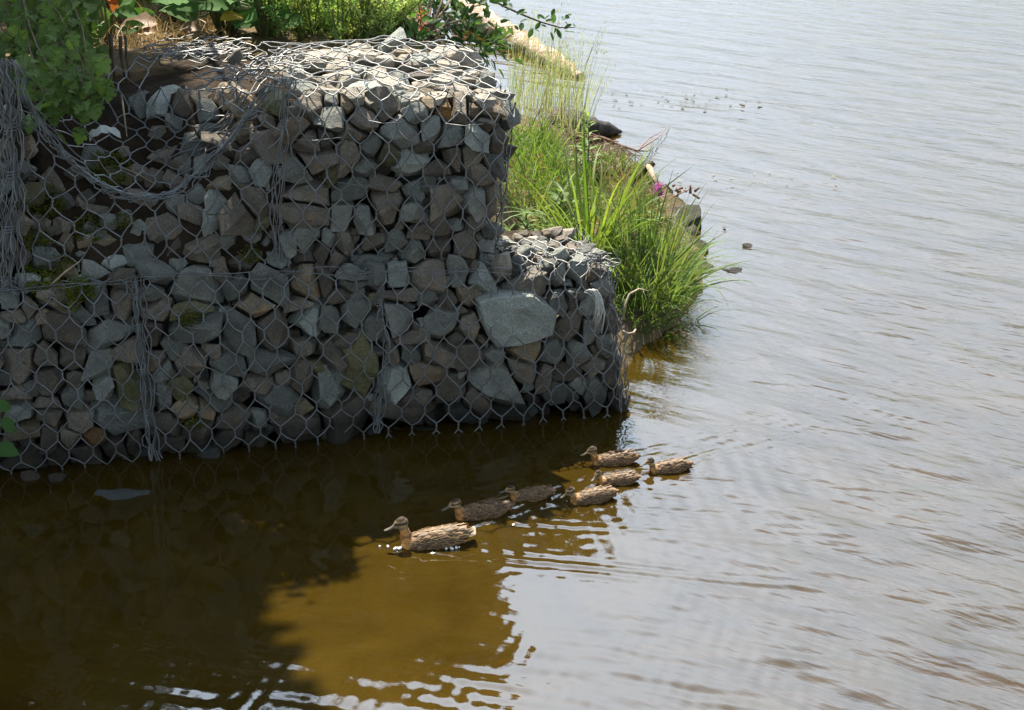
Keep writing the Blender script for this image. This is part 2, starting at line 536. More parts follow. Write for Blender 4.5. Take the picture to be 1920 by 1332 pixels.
# ------------------------------------------------------------------ water
def wave_field(X, Y):
    """height of the water surface; calm in the lee of the wall, ruffled in the open"""
    rng = np.random.default_rng(5)
    S = (X - C0.x) * ES.x + (Y - C0.y) * ES.y
    T = (X - C0.x) * ET.x + (Y - C0.y) * ET.y
    lee = 1 / (1 + np.exp(-(-S - 0.15 - 0.10 * (T + 0.8)) * 3.2))          # 0 in front of the wall, 1 in the open
    dist = np.sqrt(X * X + Y * Y)
    h = np.zeros_like(X)
    for i in range(70):
        lam = 0.09 * (0.50 / 0.09) ** rng.random()
        th = math.radians(58) + rng.normal(0, 0.30) + (0.9 if rng.random() < 0.18 else 0)
        k = 2 * PI / lam
        slope = 0.018 * (lam / 0.2) ** 0.12
        fade = np.clip(1.5 - dist * 0.075 / (lam * 2.2), 0, 1)
        grp = 0.65 + 0.35 * np.sin((X * rng.normal(0, 1) + Y * rng.normal(0, 1)) * 1.1 + rng.random() * 6.28)
        h += slope / k * np.cos(k * (X * math.cos(th) + Y * math.sin(th)) + rng.random() * 6.28) * fade * grp
    h *= 0.10 + 1.0 * lee
    # small ripples near the camera in front of the wall that break up the mirrored rim
    near = np.exp(-((T + 2.1) / 0.55) ** 2) * (1 - lee)
    r = np.zeros_like(X)
    for i in range(14):
        lam = 0.05 + 0.10 * rng.random()
        th = rng.random() * PI
        k = 2 * PI / lam
        r += 0.030 / k * np.cos(k * (X * math.cos(th) + Y * math.sin(th)) + rng.random() * 6.28)
    h += r * near * 0.66
    edge = np.exp(-((S - 0.10) / 0.55) ** 2) * np.clip(-T, 0, 3) / (np.clip(-T, 0, 3) + 0.4)
    h += r * edge * 0.55
    # wakes
    for (c, L, hd) in for_wake:
        ca, sa = math.cos(hd), math.sin(hd)
        fx = (X - c.x) * ca + (Y - c.y) * sa        # forward
        fy = -(X - c.x) * sa + (Y - c.y) * ca
        d = np.sqrt(fx ** 2 + fy ** 2) + 1e-6
        back = np.clip(-fx + L * 0.45, 0, None)
        arm = np.abs(fy) - back * 0.36
        env = np.exp(-(arm / (0.035 + 0.05 * back)) ** 2) * np.exp(-back / (L * 4.0)) * (back > 0)
        h += 0.0030 * (L / 0.3) * np.cos(arm * 2 * PI / 0.065) * env
        inner = np.exp(-(fy / (0.07 + 0.2 * back)) ** 2) * np.exp(-back / (L * 2.4)) * (back > 0.0) * (1 - np.exp(-back / 0.1))
        h += 0.0030 * (L / 0.3) * np.cos(back * 2 * PI / 0.085 + fy * fy * 22) * inner
        bx = np.sqrt((fx - L * 0.27) ** 2 + fy ** 2)
        h += 0.0035 * np.cos(bx * 2 * PI / 0.05) * np.exp(-bx / 0.055)
        ring = np.sqrt(fx ** 2 / 1.8 + fy ** 2)
        h += 0.0011 * np.cos(ring * 2 * PI / 0.07) * np.exp(-ring / 0.22)
    return h, lee

def build_water():
    rows, cols = 720, 640
    ang = np.linspace(math.radians(46), math.radians(6.2), rows)
    Yr = CAM_H / np.tan(ang)
    un = np.linspace(-0.50, 0.50, cols)
    Y = np.repeat(Yr[:, None], cols, 1)
    X = un[None, :] * (Y + 2.0)
    h, lee = wave_field(X, Y)
    e = np.minimum(np.clip(np.linspace(0, 30, cols), 0, 1), np.clip(np.linspace(30, 0, cols), 0, 1))[None, :]
    er = np.minimum(np.clip(np.linspace(0, 30, rows), 0, 1), np.clip(np.linspace(30, 0, rows), 0, 1))[:, None]
    h = h * e * er
    co = np.stack([X, Y, h], -1).reshape(-1, 3)
    idx = np.arange(rows * cols).reshape(rows, cols)
    q = np.stack([idx[:-1, :-1], idx[:-1, 1:], idx[1:, 1:], idx[1:, :-1]], -1).reshape(-1, 4)
    # outer ring to the horizon
    ring_in = [idx[0, 0], idx[0, cols - 1], idx[rows - 1, cols - 1], idx[rows - 1, 0]]
    outer = np.array([[-40, -60, 0], [40, -60, 0], [2500, 4000, 0], [-2500, 4000, 0]], float)
    n0 = len(co)
    co = np.concatenate([co, outer])
    ringq = []
    for a in range(4):
        b = (a + 1) % 4
        ringq.append([ring_in[a], n0 + a, n0 + b, ring_in[b]])
    q = np.concatenate([q, np.array(ringq)])
    me = bpy.data.meshes.new('water')
    me.vertices.add(len(co))
    me.vertices.foreach_set('co', co.ravel())
    me.loops.add(len(q) * 4)
    me.loops.foreach_set('vertex_index', q.ravel())
    me.polygons.add(len(q))
    me.polygons.foreach_set('loop_start', np.arange(len(q)) * 4)
    me.polygons.foreach_set('loop_total', np.full(len(q), 4))
    me.update(calc_edges=True)
    me.polygons.foreach_set('use_smooth', [True] * len(q))
    at = me.attributes.new('chop', 'FLOAT', 'POINT')
    ch = np.concatenate([(0.03 + 0.85 * lee).ravel(), np.full(4, 0.6)])
    at.data.foreach_set('value', ch.astype(np.float32))
    me.materials.append(M['water'])
    me.validate()
    o = put('water', me)
    o['kind'] = 'structure'
build_water()

# river bed
mb = MB()
nx, ny = 60, 60
for j in range(ny):
    for i in range(nx):
        x = -14 + 30 * i / (nx - 1)
        y = -2 + 30 * (j / (ny - 1)) ** 1.3
        mb.vert((x, y, -0.42 + 0.08 * noise.noise(V((x * 0.8, y * 0.8, 3)))))
for j in range(ny - 1):
    for i in range(nx - 1):
        a = j * nx + i
        mb.face(a, a + 1, a + nx + 1, a + nx)
n0 = len(mb.v)
for p in ((-2500, -60, -.5), (2500, -60, -.5), (2500, 4000, -.5), (-2500, 4000, -.5)):
    mb.vert(p)
mb.face(n0, n0 + 1, n0 + 2, n0 + 3)
build('river_bed', mb, M['bed'], smooth=True, kind='structure')

# ------------------------------------------------------------------ bank
SHORE = [px(u, v) for u, v in ((1165, 700), (1205, 650), (1275, 605), (1318, 540), (1318, 480), (1290, 430), (1285, 385), (1225, 335), (1130, 300),
                               (1110, 262), (1040, 245), (960, 232), (900, 205))]
SHORE = [W(0.03, 0.4, 0)] + SHORE + [V((-1.1, 13.2, 0)), V((-2.2, 17, 0)), V((-4.5, 27, 0)), V((-12, 60, 0)), V((-60, 160, 0))]
SH = np.array([(p.x, p.y) for p in SHORE])
POLY = np.concatenate([SH, [(-120, 160), (-120, 3.0)], [tuple(W(60, 0.4, 0))[:2]]])

def in_poly(x, y):
    c = False
    n = len(POLY)
    for i in range(n):
        x0, y0 = POLY[i]
        x1, y1 = POLY[(i + 1) % n]
        if (y0 > y) != (y1 > y) and x < (x1 - x0) * (y - y0) / (y1 - y0) + x0:
            c = not c
    return c

def shore_dist(x, y):
    a = SH[:-1]
    b = SH[1:]
    d = b - a
    p = np.array((x, y))
    t = np.clip(((p - a) * d).sum(1) / (d * d).sum(1), 0, 1)
    return float(np.sqrt((((a + d * t[:, None]) - p) ** 2).sum(1)).min())

def ground_z(x, y):
    d = shore_dist(x, y) * (1 if in_poly(x, y) else -1)
    s, t, _ = stz(V((x, y, 0)))
    nz = 0.06 * noise.noise(V((x * 2.1, y * 2.1, 0))) + 0.03 * noise.noise(V((x * 6, y * 6, 4)))
    if d < 0:
        return max(-0.7, d * 0.6) - 0.02
    z = 0.02 + min(0.24, d * 0.7) + nz * min(1, d * 3)
    z += 1.12 * sstep(0.10, -0.50, x + 0.30 * max(0.0, y - 8.6))
    if t < 1.3 and s < 0.45:
        z = min(z, 0.50)
    if t < 1.05:                                   # under the baskets
        z = min(z, 0.5 if s < 0.5 else lerp(0.5, 1.30, sstep(0.65, 1.0, t)))
    if t < 0.5:
        z = lerp(-0.5, z, sstep(0.3, 0.5, t))
    return z

mb = MB()
gx = np.concatenate([np.linspace(-14, -4, 12)[:-1], np.linspace(-4, 2.2, 110)])
gy = np.concatenate([np.linspace(4.6, 10.5, 105), np.linspace(10.5, 40, 40)[1:]])
for y in gy:
    for x in gx:
        mb.vert((x, y, ground_z(x, y)))
n = len(gx)
for j in range(len(gy) - 1):
    for i in range(n - 1):
        a = j * n + i
        mb.face(a, a + 1, a + n + 1, a + n)
build('bank', mb, M['bank'], smooth=True, kind='structure')

# ------------------------------------------------------------------ gabion wall: shape of its faces
S_END_LO = [(0.0, 0.0), (0.72, 0.09)]
S_END_UP = [(0.72, 0.575), (1.42, 0.49)]
S_A, S_B = 1.15, 2.12          # lower compartments
S_D, S_E = 1.47, 2.47          # upper compartments

def HL(s):
    return interp(s, [(0.1, 0.70), (0.55, 0.73), (1.2, 0.77), (2.0, 0.81)])

def HU(s):
    return interp(s, [(0.5, 1.415), (0.8, 1.47), (1.1, 1.50), (1.45, 1.51), (1.62, 1.58), (1.80, 1.55), (2.4, 1.48)])

def front(s, z):
    """depth of the stone face behind the plane of the wall foot"""
    hl = HL(s)
    nz = 0.022 * noise.noise(V((s * 3.2, z * 3.2, 1.7)))
    if z < hl:
        t = 0.02 - 0.045 * math.sin(PI * min(1, max(0, z / hl))) + nz
        e = interp(z, S_END_LO)
        t += 1.6 * max(0, 0.16 + e - s) ** 2
        if s < 0.55:
            t += 5.0 * max(0, z - hl + 0.13) ** 2
        return t
    t = 0.085 + nz - 0.03 * math.sin(PI * min(1, (z - hl) / 0.7))
    e = interp(z, S_END_UP)
    if s < S_D:
        t += 1.6 * max(0, 0.14 + e - s) ** 2
    t += 6.0 * max(0, z - HU(s) + 0.14) ** 2
    w = sstep(1.38, 1.66, s) * (1 - sstep(2.46, 2.52, s))
    z1 = lerp(0.30, 0.02, sstep(1.5, 2.0, s))           # the pile is steep at its foot on the right, then leans back
    t += w * max(0, z - hl - z1) * lerp(0.98, 1.25, sstep(1.75, 2.1, s))
    return t

def hit_front(u, v):
    d = ray(u, v)
    prev = None
    k = 5.5
    while k < 12:
        p = CO + d * k
        s, t, z = stz(p)
        g = t - front(s, z)
        if prev is not None and g >= 0:
            lo, hi = prev, k
            for _ in range(18):
                mid = 0.5 * (lo + hi)
                s, t, z = stz(CO + d * mid)
                if t - front(s, z) >= 0:
                    hi = mid
                else:
                    lo = mid
            p = CO + d * hi
            s, t, z = stz(p)
            if z > HL(s) and s < interp(z, S_END_UP) - 0.02:      # it passes over the step of the lower basket
                p = px(u, v, HL(s))
            return p
        prev = k
        k += 0.04
    return None

def top_z(s, t):
    """top of the right-hand upper basket, heaped in the middle"""
    z = HU(s) + 0.05 * math.exp(-((s - 0.9) / 0.14) ** 2 - ((t - 0.85) / 0.25) ** 2) + 0.055 * math.exp(-((s - 0.62) / 0.11) ** 2 - ((t - 0.95) / 0.25) ** 2)
    z += 0.02 * noise.noise(V((s * 5, t * 5, 9))) - 0.03 * sstep(0.8, 1.2, t) * 0
    return z

# stones read off the photograph: x y w h angle kind, grouped by the enlargement they were read from
T_LOWER_RIGHT = """30 170 90 120 0 b;90 190 90 90 0 b;145 115 75 130 0 b;270 220 150 80 10 g;440 100 90 110 0 g;540 170 120 140 35 g;660 130 190 130 0 b;690 30 110 90 40 b;
825 130 120 150 0 b;940 130 80 80 0 g;190 290 150 70 30 g;340 310 90 120 0 g;460 310 100 120 0 p;620 320 210 160 0 b;790 270 90 120 0 g;940 330 150 90 35 p;1030 260 90 90 0 b;
1120 240 100 80 0 g;1185 340 180 100 0 b;1300 260 90 80 0 g;1345 300 60 110 20 g;30 330 90 130 0 b;180 340 160 90 35 g;100 420 120 60 0 b;205 510 140 140 0 g;470 405 170 70 0 b;
450 540 120 150 0 g;710 560 150 200 10 g;730 430 90 90 0 b;850 420 120 80 0 t;840 600 130 150 0 b;1115 540 445 290 0 P;50 540 100 100 0 g;310 580 120 140 0 g;490 650 180 60 0 b;
1350 440 100 110 20 g;1440 400 100 60 0 g;1540 460 110 130 0 g;1420 590 130 140 0 b;1560 590 110 120 0 g;235 840 200 290 0 o;430 900 190 180 -30 p;515 740 120 80 0 g;615 850 170 110 -10 t;
650 730 200 100 40 b;850 750 170 150 0 b;50 960 130 220 0 p;140 1110 230 190 0 b;540 980 210 80 0 b;740 950 200 140 0 b;990 910 380 190 20 g;1180 720 170 110 -10 t;1315 740 150 120 -40 g;
1460 740 110 110 0 g;1150 830 180 110 25 b;1270 870 80 180 20 b;1400 850 120 90 0 b;1340 950 150 130 0 g;1430 970 80 80 0 g;1545 810 120 100 0 b;1570 950 140 190 0 g;1700 1020 90 100 0 b;
500 1060 300 90 0 b;1060 1080 260 80 0 b;770 650 100 60 0 b;60 730 100 140 -40 b;420 750 80 110 0 b;890 1000 150 120 25 b;1630 700 90 130 0 g;1640 560 80 120 0 b;1650 850 90 130 10 b;1600 380 90 90 0 g;1560 290 110 80 0 b;1450 270 110 90 0 g"""
T_LOWER_LEFT = """720 90 200 140 0 g;920 50 90 100 0 b;1040 50 140 100 0 b;920 130 150 90 0 g;1140 140 90 90 0 b;1280 130 200 80 0 b;1450 140 120 110 0 p;1500 40 80 100 0 g;1640 130 200 100 0 b;
1020 290 280 190 0 g;1240 290 120 130 40 g;1400 275 220 160 0 g;1630 275 230 140 0 t;830 220 170 90 0 g;640 240 130 90 -30 b;780 315 130 90 0 g;640 350 130 220 15 b;830 400 150 120 0 b;
500 360 110 130 0 g;330 360 170 110 0 b;45 350 100 130 0 p;120 540 200 170 -40 p;20 500 60 110 0 g;60 430 110 60 0 b;330 520 200 130 15 b;580 530 240 130 -15 g;795 530 100 140 0 b;
990 400 230 60 0 o;1030 490 290 150 -10 g;1250 510 140 150 20 g;1330 390 260 110 10 t;1420 510 150 170 0 b;1560 370 150 60 0 b;1660 450 230 110 0 p;130 650 170 180 -45 b;230 660 100 160 -40 b;
380 660 150 110 0 b;650 620 140 100 0 b;500 690 110 110 0 g;800 650 80 80 0 b;990 670 170 120 0 b;860 720 100 90 0 g;1200 690 220 100 20 g;1380 670 220 110 -10 g;1590 600 110 90 0 b;
1170 770 110 130 20 g;1330 780 190 90 0 b;1570 740 110 190 0 b;260 760 110 170 0 b;80 830 100 60 0 b;370 860 110 120 0 g;540 810 110 90 25 g;660 790 150 160 0 o;100 930 160 80 0 p;
250 880 120 60 0 b;850 850 80 180 0 g;1150 860 170 120 0 g;1460 860 170 140 0 p;590 960 260 200 0 p;400 970 110 130 0 b;250 950 110 80 0 b;970 910 130 90 0 t;1070 930 90 90 0 t;870 990 130 130 0 b;
1210 950 140 100 0 b;1030 1030 140 80 0 b;1560 1020 230 120 0 b;130 1030 230 80 0 t;270 1050 160 130 0 b;490 1060 110 90 0 r;360 1050 90 120 0 b;1210 1050 150 100 0 b;1320 1070 130 80 0 b;
600 1110 130 90 0 b;700 1100 80 100 0 b;880 1090 110 80 0 b;110 1170 200 100 0 b;300 1150 120 110 0 b;30 1110 80 90 0 b;470 1160 120 90 0 b;-60 350 100 120 0 b;-80 500 110 130 0 g;-70 680 120 150 0 b;-80 850 110 130 0 g;-60 1020 120 120 0 b;-80 1150 130 100 0 b"""
T_UPPER_RIGHT = """430 450 110 110 0 g;500 540 110 120 0 t;430 640 130 120 0 g;320 560 150 200 0 b;600 630 180 120 0 b;720 560 170 120 15 b;870 520 170 130 0 g;1050 570 100 150 0 r;970 520 80 100 0 t;
1160 580 110 170 0 b;1310 580 150 110 0 t;1430 620 100 120 0 g;900 620 130 80 0 g;990 700 110 160 20 g;560 750 200 200 0 b;820 730 270 140 -15 g;1110 800 170 150 0 g;1260 780 130 110 0 p;
1380 800 90 120 0 b;1230 890 120 110 0 b;1290 640 160 120 0 b;530 890 130 160 0 b;660 850 120 110 0 g;740 880 110 110 0 o;610 950 130 120 0 p;870 940 170 120 0 p;1040 970 120 70 0 b;
1120 900 90 110 0 b;1290 1010 140 100 0 b;1360 940 90 120 0 g;400 800 90 130 0 b;300 820 180 110 20 b;320 940 180 140 25 b;240 990 190 140 0 g;40 990 110 160 0 p;290 1120 280 130 0 b;
520 1100 180 130 0 g;740 1060 130 70 0 b;760 1170 180 170 -40 b;900 1100 120 90 0 p;1080 1140 140 160 0 b;1240 1150 110 150 0 g;1330 1150 90 200 0 b;500 1220 150 130 0 g;610 1240 120 120 0 g;
270 1220 290 90 0 b;890 1220 160 90 20 g;1030 1280 170 110 30 b;230 720 200 110 0 t;100 820 200 140 0 b;1190 420 120 80 0 t;1260 430 150 80 0 t"""
T_SLUMP = """800 590 140 130 -45 p;910 560 200 130 -40 p;1050 600 170 150 -20 b;1190 430 140 110 0 g;1190 620 100 110 0 g;1010 690 100 90 0 g;1290 800 200 110 0 b;1100 790 150 100 0 g;940 860 150 70 0 b;
900 740 120 80 0 b;1420 1000 220 120 0 g;1440 880 200 130 0 b;1270 1010 160 80 0 t;1120 1080 110 100 0 g;1240 1130 110 90 0 p;1340 1190 150 170 0 b;1450 1130 120 150 0 b;950 1250 200 120 0 b;
1300 560 170 150 -30 t;1400 640 150 140 -20 t;1300 680 150 100 -20 t;1450 480 110 120 0 t;1390 740 160 110 0 t;1330 420 120 110 0 g;1060 480 130 80 -10 b;1150 540 110 90 0 b;1190 720 120 90 -15 g;
1040 910 110 80 0 b;1150 900 130 90 10 g;1250 900 110 80 0 b;1000 1000 120 90 0 b;870 1000 110 80 0 b;800 1100 130 90 0 b;640 960 120 90 0 o;700 850 100 80 0 b;1100 1190 130 90 0 b;1000 1130 110 80 0 g;
500 1290 120 90 0 g;350 1270 130 80 0 b;220 1250 110 90 0 b;560 1180 120 80 0 b;700 1220 130 80 0 g;780 960 100 70 0 b;520 860 110 90 0 g;470 1100 100 80 0 b"""

class Stone:
    __slots__ = ('c', 'ax', 'r', 'k', 'front', 'who', 'pri')

stones = []

def ell_radius(st, d):
    x = sum((d.dot(a) / r) ** 2 for a, r in zip(st.ax, st.r))
    return 1 / math.sqrt(x)

def add_stone(p, w, h, ang, kind, n, depth=None, tilt=0.0):
    """p: point on the face (its outer skin), n: outward normal"""
    st = Stone()
    y = V((0, 0, 1)) if abs(n.z) < 0.7 else ET.copy()
    x = y.cross(n).normalized()
    y = n.cross(x).normalized()
    a = math.radians(-ang)
    xa = x * math.cos(a) + y * math.sin(a)
    ya = -x * math.sin(a) + y * math.cos(a)
    c = depth or min(0.10, max(0.03, 0.52 * math.sqrt(w * h)))
    st.c = p - n * (c * 0.92)
    st.ax = (xa, ya, n.copy())
    st.r = (w / 2, h / 2, c)
    st.k = kind
    st.front = n.copy()
    st.pri = 0
    s, t, z = stz(p)
    if z < HL(s) + 0.0:
        st.who = 'A' if s < S_A else ('B' if s < S_B else 'C')
    else:
        st.who = 'D' if s < S_D else ('E' if s < S_E else 'G')
    stones.append(st)
    return st

NF = -ET                                        # outward normal of the front
UP = V((0, 0, 1))
taken = []
for txt, ox, oy, sc in ((T_LOWER_RIGHT, 600, 424, 3.0), (T_LOWER_LEFT, 0, 444, 2.775), (T_UPPER_RIGHT, 480, 0, 3.0), (T_SLUMP, 0, 0, 3.0)):
    for row in txt.replace('\n', '').split(';'):
        q = row.split()
        u, v = ox + float(q[0]) / sc, oy + float(q[1]) / sc
        w, h, a, k = float(q[2]) / sc, float(q[3]) / sc, float(q[4]), q[5]
        if any(((u - a0) / (w0 * 0.42)) ** 2 + ((v - b0) / (h0 * 0.42)) ** 2 < 1 for a0, b0, w0, h0 in taken):
            continue
        p = hit_front(u, v)
        if p is None:
            continue
        taken.append((u, v, w, h))
        s, t, z = stz(p)
        m = (p - CO).length / FPX
        big = k == 'P'
        if s > 1.42 and z > 1.42:
            continue
        slope = sstep(1.42, 1.75, s) if (z > HL(s) and s < S_E) else 0
        rim = sstep(HU(s) - 0.20, HU(s) - 0.05, z) if s < S_D else 0
        n = (NF + V((0, 0, max(0.75 * slope, 1.0 * rim)))).normalized()
        if z > HL(s) - 0.04 and t > 0.17 and s < interp(0.8, S_END_UP):
            continue
        elif HL(s) < z and z > HU(s) - 0.035 and s < S_D:
            p = W(s, front(s, HU(s) - 0.035), HU(s) - 0.035)
        st = add_stone(p - n * (-0.03 if big else random.uniform(-0.006, 0.022)), w * m * 1.20, h * m * 1.24, a, 'p' if big else k, n, depth=0.09 if big else None)
        st.pri = 2 if big else 1
        if big:
            st.r = (st.r[0] * 0.84, st.r[1] * 0.84, st.r[2])
        st.front = (n + ES * random.gauss(0, 0.22) + V((0, 0, 1)) * random.gauss(0.05, 0.22)).normalized() if not big else n

def fill_front(u0, u1, v0, v1, tries, rmin, rmax, push, kinds, ok=None, sep=0.72, store=None):
    store = taken if store is None else store
    for _ in range(tries):
        u, v = random.uniform(u0, u1), random.uniform(v0, v1)
        r = random.uniform(rmin, rmax)
        if any((u - a0) ** 2 / (w0 * 0.5 * sep + r * sep) ** 2 + (v - b0) ** 2 / (h0 * 0.5 * sep + r * sep) ** 2 < 1 for a0, b0, w0, h0 in store):
            continue
        p = hit_front(u, v)
        if p is None:
            continue
        s, t, z = stz(p)
        if ok and not ok(s, t, z):
            continue
        store.append((u, v, 2 * r, 2 * r))
        m = (p - CO).length / FPX
        add_stone(p + ET * push, 2 * r * m * random.uniform(1.0, 1.35), 2 * r * m * random.uniform(0.85, 1.1), random.uniform(-45, 45), random.choice(kinds),
                  (NF + ES * random.gauss(0, 0.3) + V((0, 0, random.gauss(0.1, 0.3)))).normalized())

def wall_ok(s, t, z):
    if z < -0.12:
        return False
    if s < 0.6 and t > 0.2 and z < HL(s) + 0.02 and z > 0.5:
        return False
    if z < HL(s):
        return s > interp(z, S_END_LO) + 0.03
    if z > HU(s) - 0.03 or s < interp(z, S_END_UP) + 0.04:
        return False
    if 1.62 < s < S_E and t > 0.45:
        return False
    if s > 1.9 and s < S_E and t > 0.25 and random.random() < 0.75:
        return False
    return True

fill_front(-60, 1185, 60, 900, 5200, 13, 23, 0.02, 'bgbgpto', wall_ok, 0.92)
fill_front(-60, 1185, 60, 900, 5000, 7, 14, 0.045, 'bbbggp', wall_ok, 0.92)
n_front = len(stones)
# a second, deeper layer seen through the gaps
back_store = []
fill_front(-60, 1180, 80, 880, 1500, 22, 34, 0.14, 'bbgg', lambda s, t, z: wall_ok(s, t, z) and (z < HL(s) - (0.20 if s < 0.62 else 0.02) or (s < 1.45 and z < HU(s) - 0.22)), 0.85, back_store)

# top of the upper right basket and the end faces
UP = V((0, 0, 1))
def scatter(n, fn, rmin, rmax, normal, kinds, sep=0.8, flat=0.75):
    pts = []
    for _ in range(n):
        s, t, z = fn()
        r = random.uniform(rmin, rmax)
        p = W(s, t, z)
        if any((p - q).length < (r + rq) * sep for q, rq in pts):
            continue
        pts.append((p, r))
        nn = (normal + V((random.gauss(0, 0.2), random.gauss(0, 0.2), random.gauss(0, 0.2)))).normalized()
        add_stone(p + normal * random.uniform(-0.03, 0.012), 2 * r * random.uniform(1.0, 1.4), 2 * r, random.uniform(0, 180), random.choice(kinds), nn, depth=r * flat)
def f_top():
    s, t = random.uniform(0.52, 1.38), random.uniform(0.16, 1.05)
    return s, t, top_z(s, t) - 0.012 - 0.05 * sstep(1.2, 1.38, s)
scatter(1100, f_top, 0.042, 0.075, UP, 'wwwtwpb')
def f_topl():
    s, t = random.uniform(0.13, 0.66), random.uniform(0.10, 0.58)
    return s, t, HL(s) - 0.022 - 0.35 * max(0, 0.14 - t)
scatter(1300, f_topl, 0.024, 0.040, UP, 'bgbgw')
def f_endl():
    z, t = random.uniform(-0.1, 0.60), random.uniform(0.12, 0.45)
    return interp(z, S_END_LO) + 0.01, t, z
scatter(250, f_endl, 0.04, 0.07, -ES, 'bgbg')
def f_endu():
    z, t = random.uniform(0.74, 1.38), random.uniform(0.2, 1.15)
    return interp(z, S_END_UP) + 0.01, t, z
scatter(300, f_endu, 0.045, 0.075, -ES, 'bgbgp')

# ------------------------------------------------------------------ cutting each stone to an angular block that fits between its neighbours
def clip_poly(faces, n, d):
    out, cap = [], []
    for f in faces:
        g, k = [], len(f)
        ds = [n.dot(p) - d for p in f]
        for i in range(k):
            a, b, da, db = f[i], f[(i + 1) % k], ds[i], ds[(i + 1) % k]
            if da <= 0:
                g.append(a)
            if (da < 0 < db) or (db < 0 < da):
                x = a + (b - a) * (da / (da - db))
                g.append(x)
                cap.append(x)
        if len(g) >= 3:
            out.append(g)
    if len(cap) >= 3:
        c = sum(cap, V((0, 0, 0))) / len(cap)
        x = n.orthogonal().normalized()
        y = n.cross(x)
        cap.sort(key=lambda p: math.atan2((p - c).dot(y), (p - c).dot(x)))
        uq = []
        for p in cap:
            if not uq or (p - uq[-1]).length > 1e-5:
                uq.append(p)
        if len(uq) > 2 and (uq[0] - uq[-1]).length < 1e-5:
            uq.pop()
        if len(uq) >= 3:
            out.append(uq)
    return out

def box_faces(st, k=1.25):
    a = [x * r * k for x, r in zip(st.ax, st.r)]
    P = lambda i, j, l: a[0] * i + a[1] * j + a[2] * l
    return [[P(-1, -1, -1), P(-1, 1, -1), P(1, 1, -1), P(1, -1, -1)], [P(-1, -1, 1), P(1, -1, 1), P(1, 1, 1), P(-1, 1, 1)],
            [P(-1, -1, -1), P(1, -1, -1), P(1, -1, 1), P(-1, -1, 1)], [P(-1, 1, -1), P(-1, 1, 1), P(1, 1, 1), P(1, 1, -1)],
            [P(-1, -1, -1), P(-1, -1, 1), P(-1, 1, 1), P(-1, 1, -1)], [P(1, -1, -1), P(1, 1, -1), P(1, 1, 1), P(1, -1, 1)]]

BIG = [(890, 432), (960, 408), (1045, 400), (1120, 396), (1205, 394), (1270, 440), (1342, 492), (1330, 560), (1318, 622), (1215, 660), (1120, 684), (1000, 692), (955, 640), (915, 545)]

def outline_stone(st):
    """the one big pale flat stone: its outline, a nearly flat face with chipped rim, real thickness"""
    mb = []
    rim = []
    for x, y in BIG:
        p = wall_px(600 + x / 3, 424 + y / 3, front(0.5, 0.35) - 0.012)
        rim.append(p - st.c)
    cen = sum(rim, V((0, 0, 0))) / len(rim)
    bm = bmesh.new()
    rows = []
    for f, dep in ((1.0, 0.13), (1.02, 0.05), (0.985, 0.012), (0.93, 0.0), (0.74, -0.003), (0.5, -0.006), (0.25, -0.002)):
        rows.append([bm.verts.new(cen + (p - cen) * f + ET * dep + noise.noise_vector((p + st.c) * 14 + V((dep * 50, 0, f * 3))) * (0.006 if f > 0.9 else 0.006)) for p in rim])
    n = len(rim)
    for a, b in zip(rows, rows[1:]):
        for k in range(n):
            bm.faces.new((a[k], a[(k + 1) % n], b[(k + 1) % n], b[k]))
    bm.faces.new(rows[-1])
    bm.faces.new(rows[0][::-1])
    bmesh.ops.triangulate(bm, faces=bm.faces[:])
    bmesh.ops.recalc_face_normals(bm, faces=bm.faces[:])
    me = bpy.data.meshes.new('stone')
    bm.to_mesh(me)
    bm.free()
    me.materials.append(M[st.k])
    return me

def wall_px(u, v, t):
    d = ray(u, v)
    k = (t - (CO - C0).dot(ET)) / d.dot(ET)
    return CO + d * k

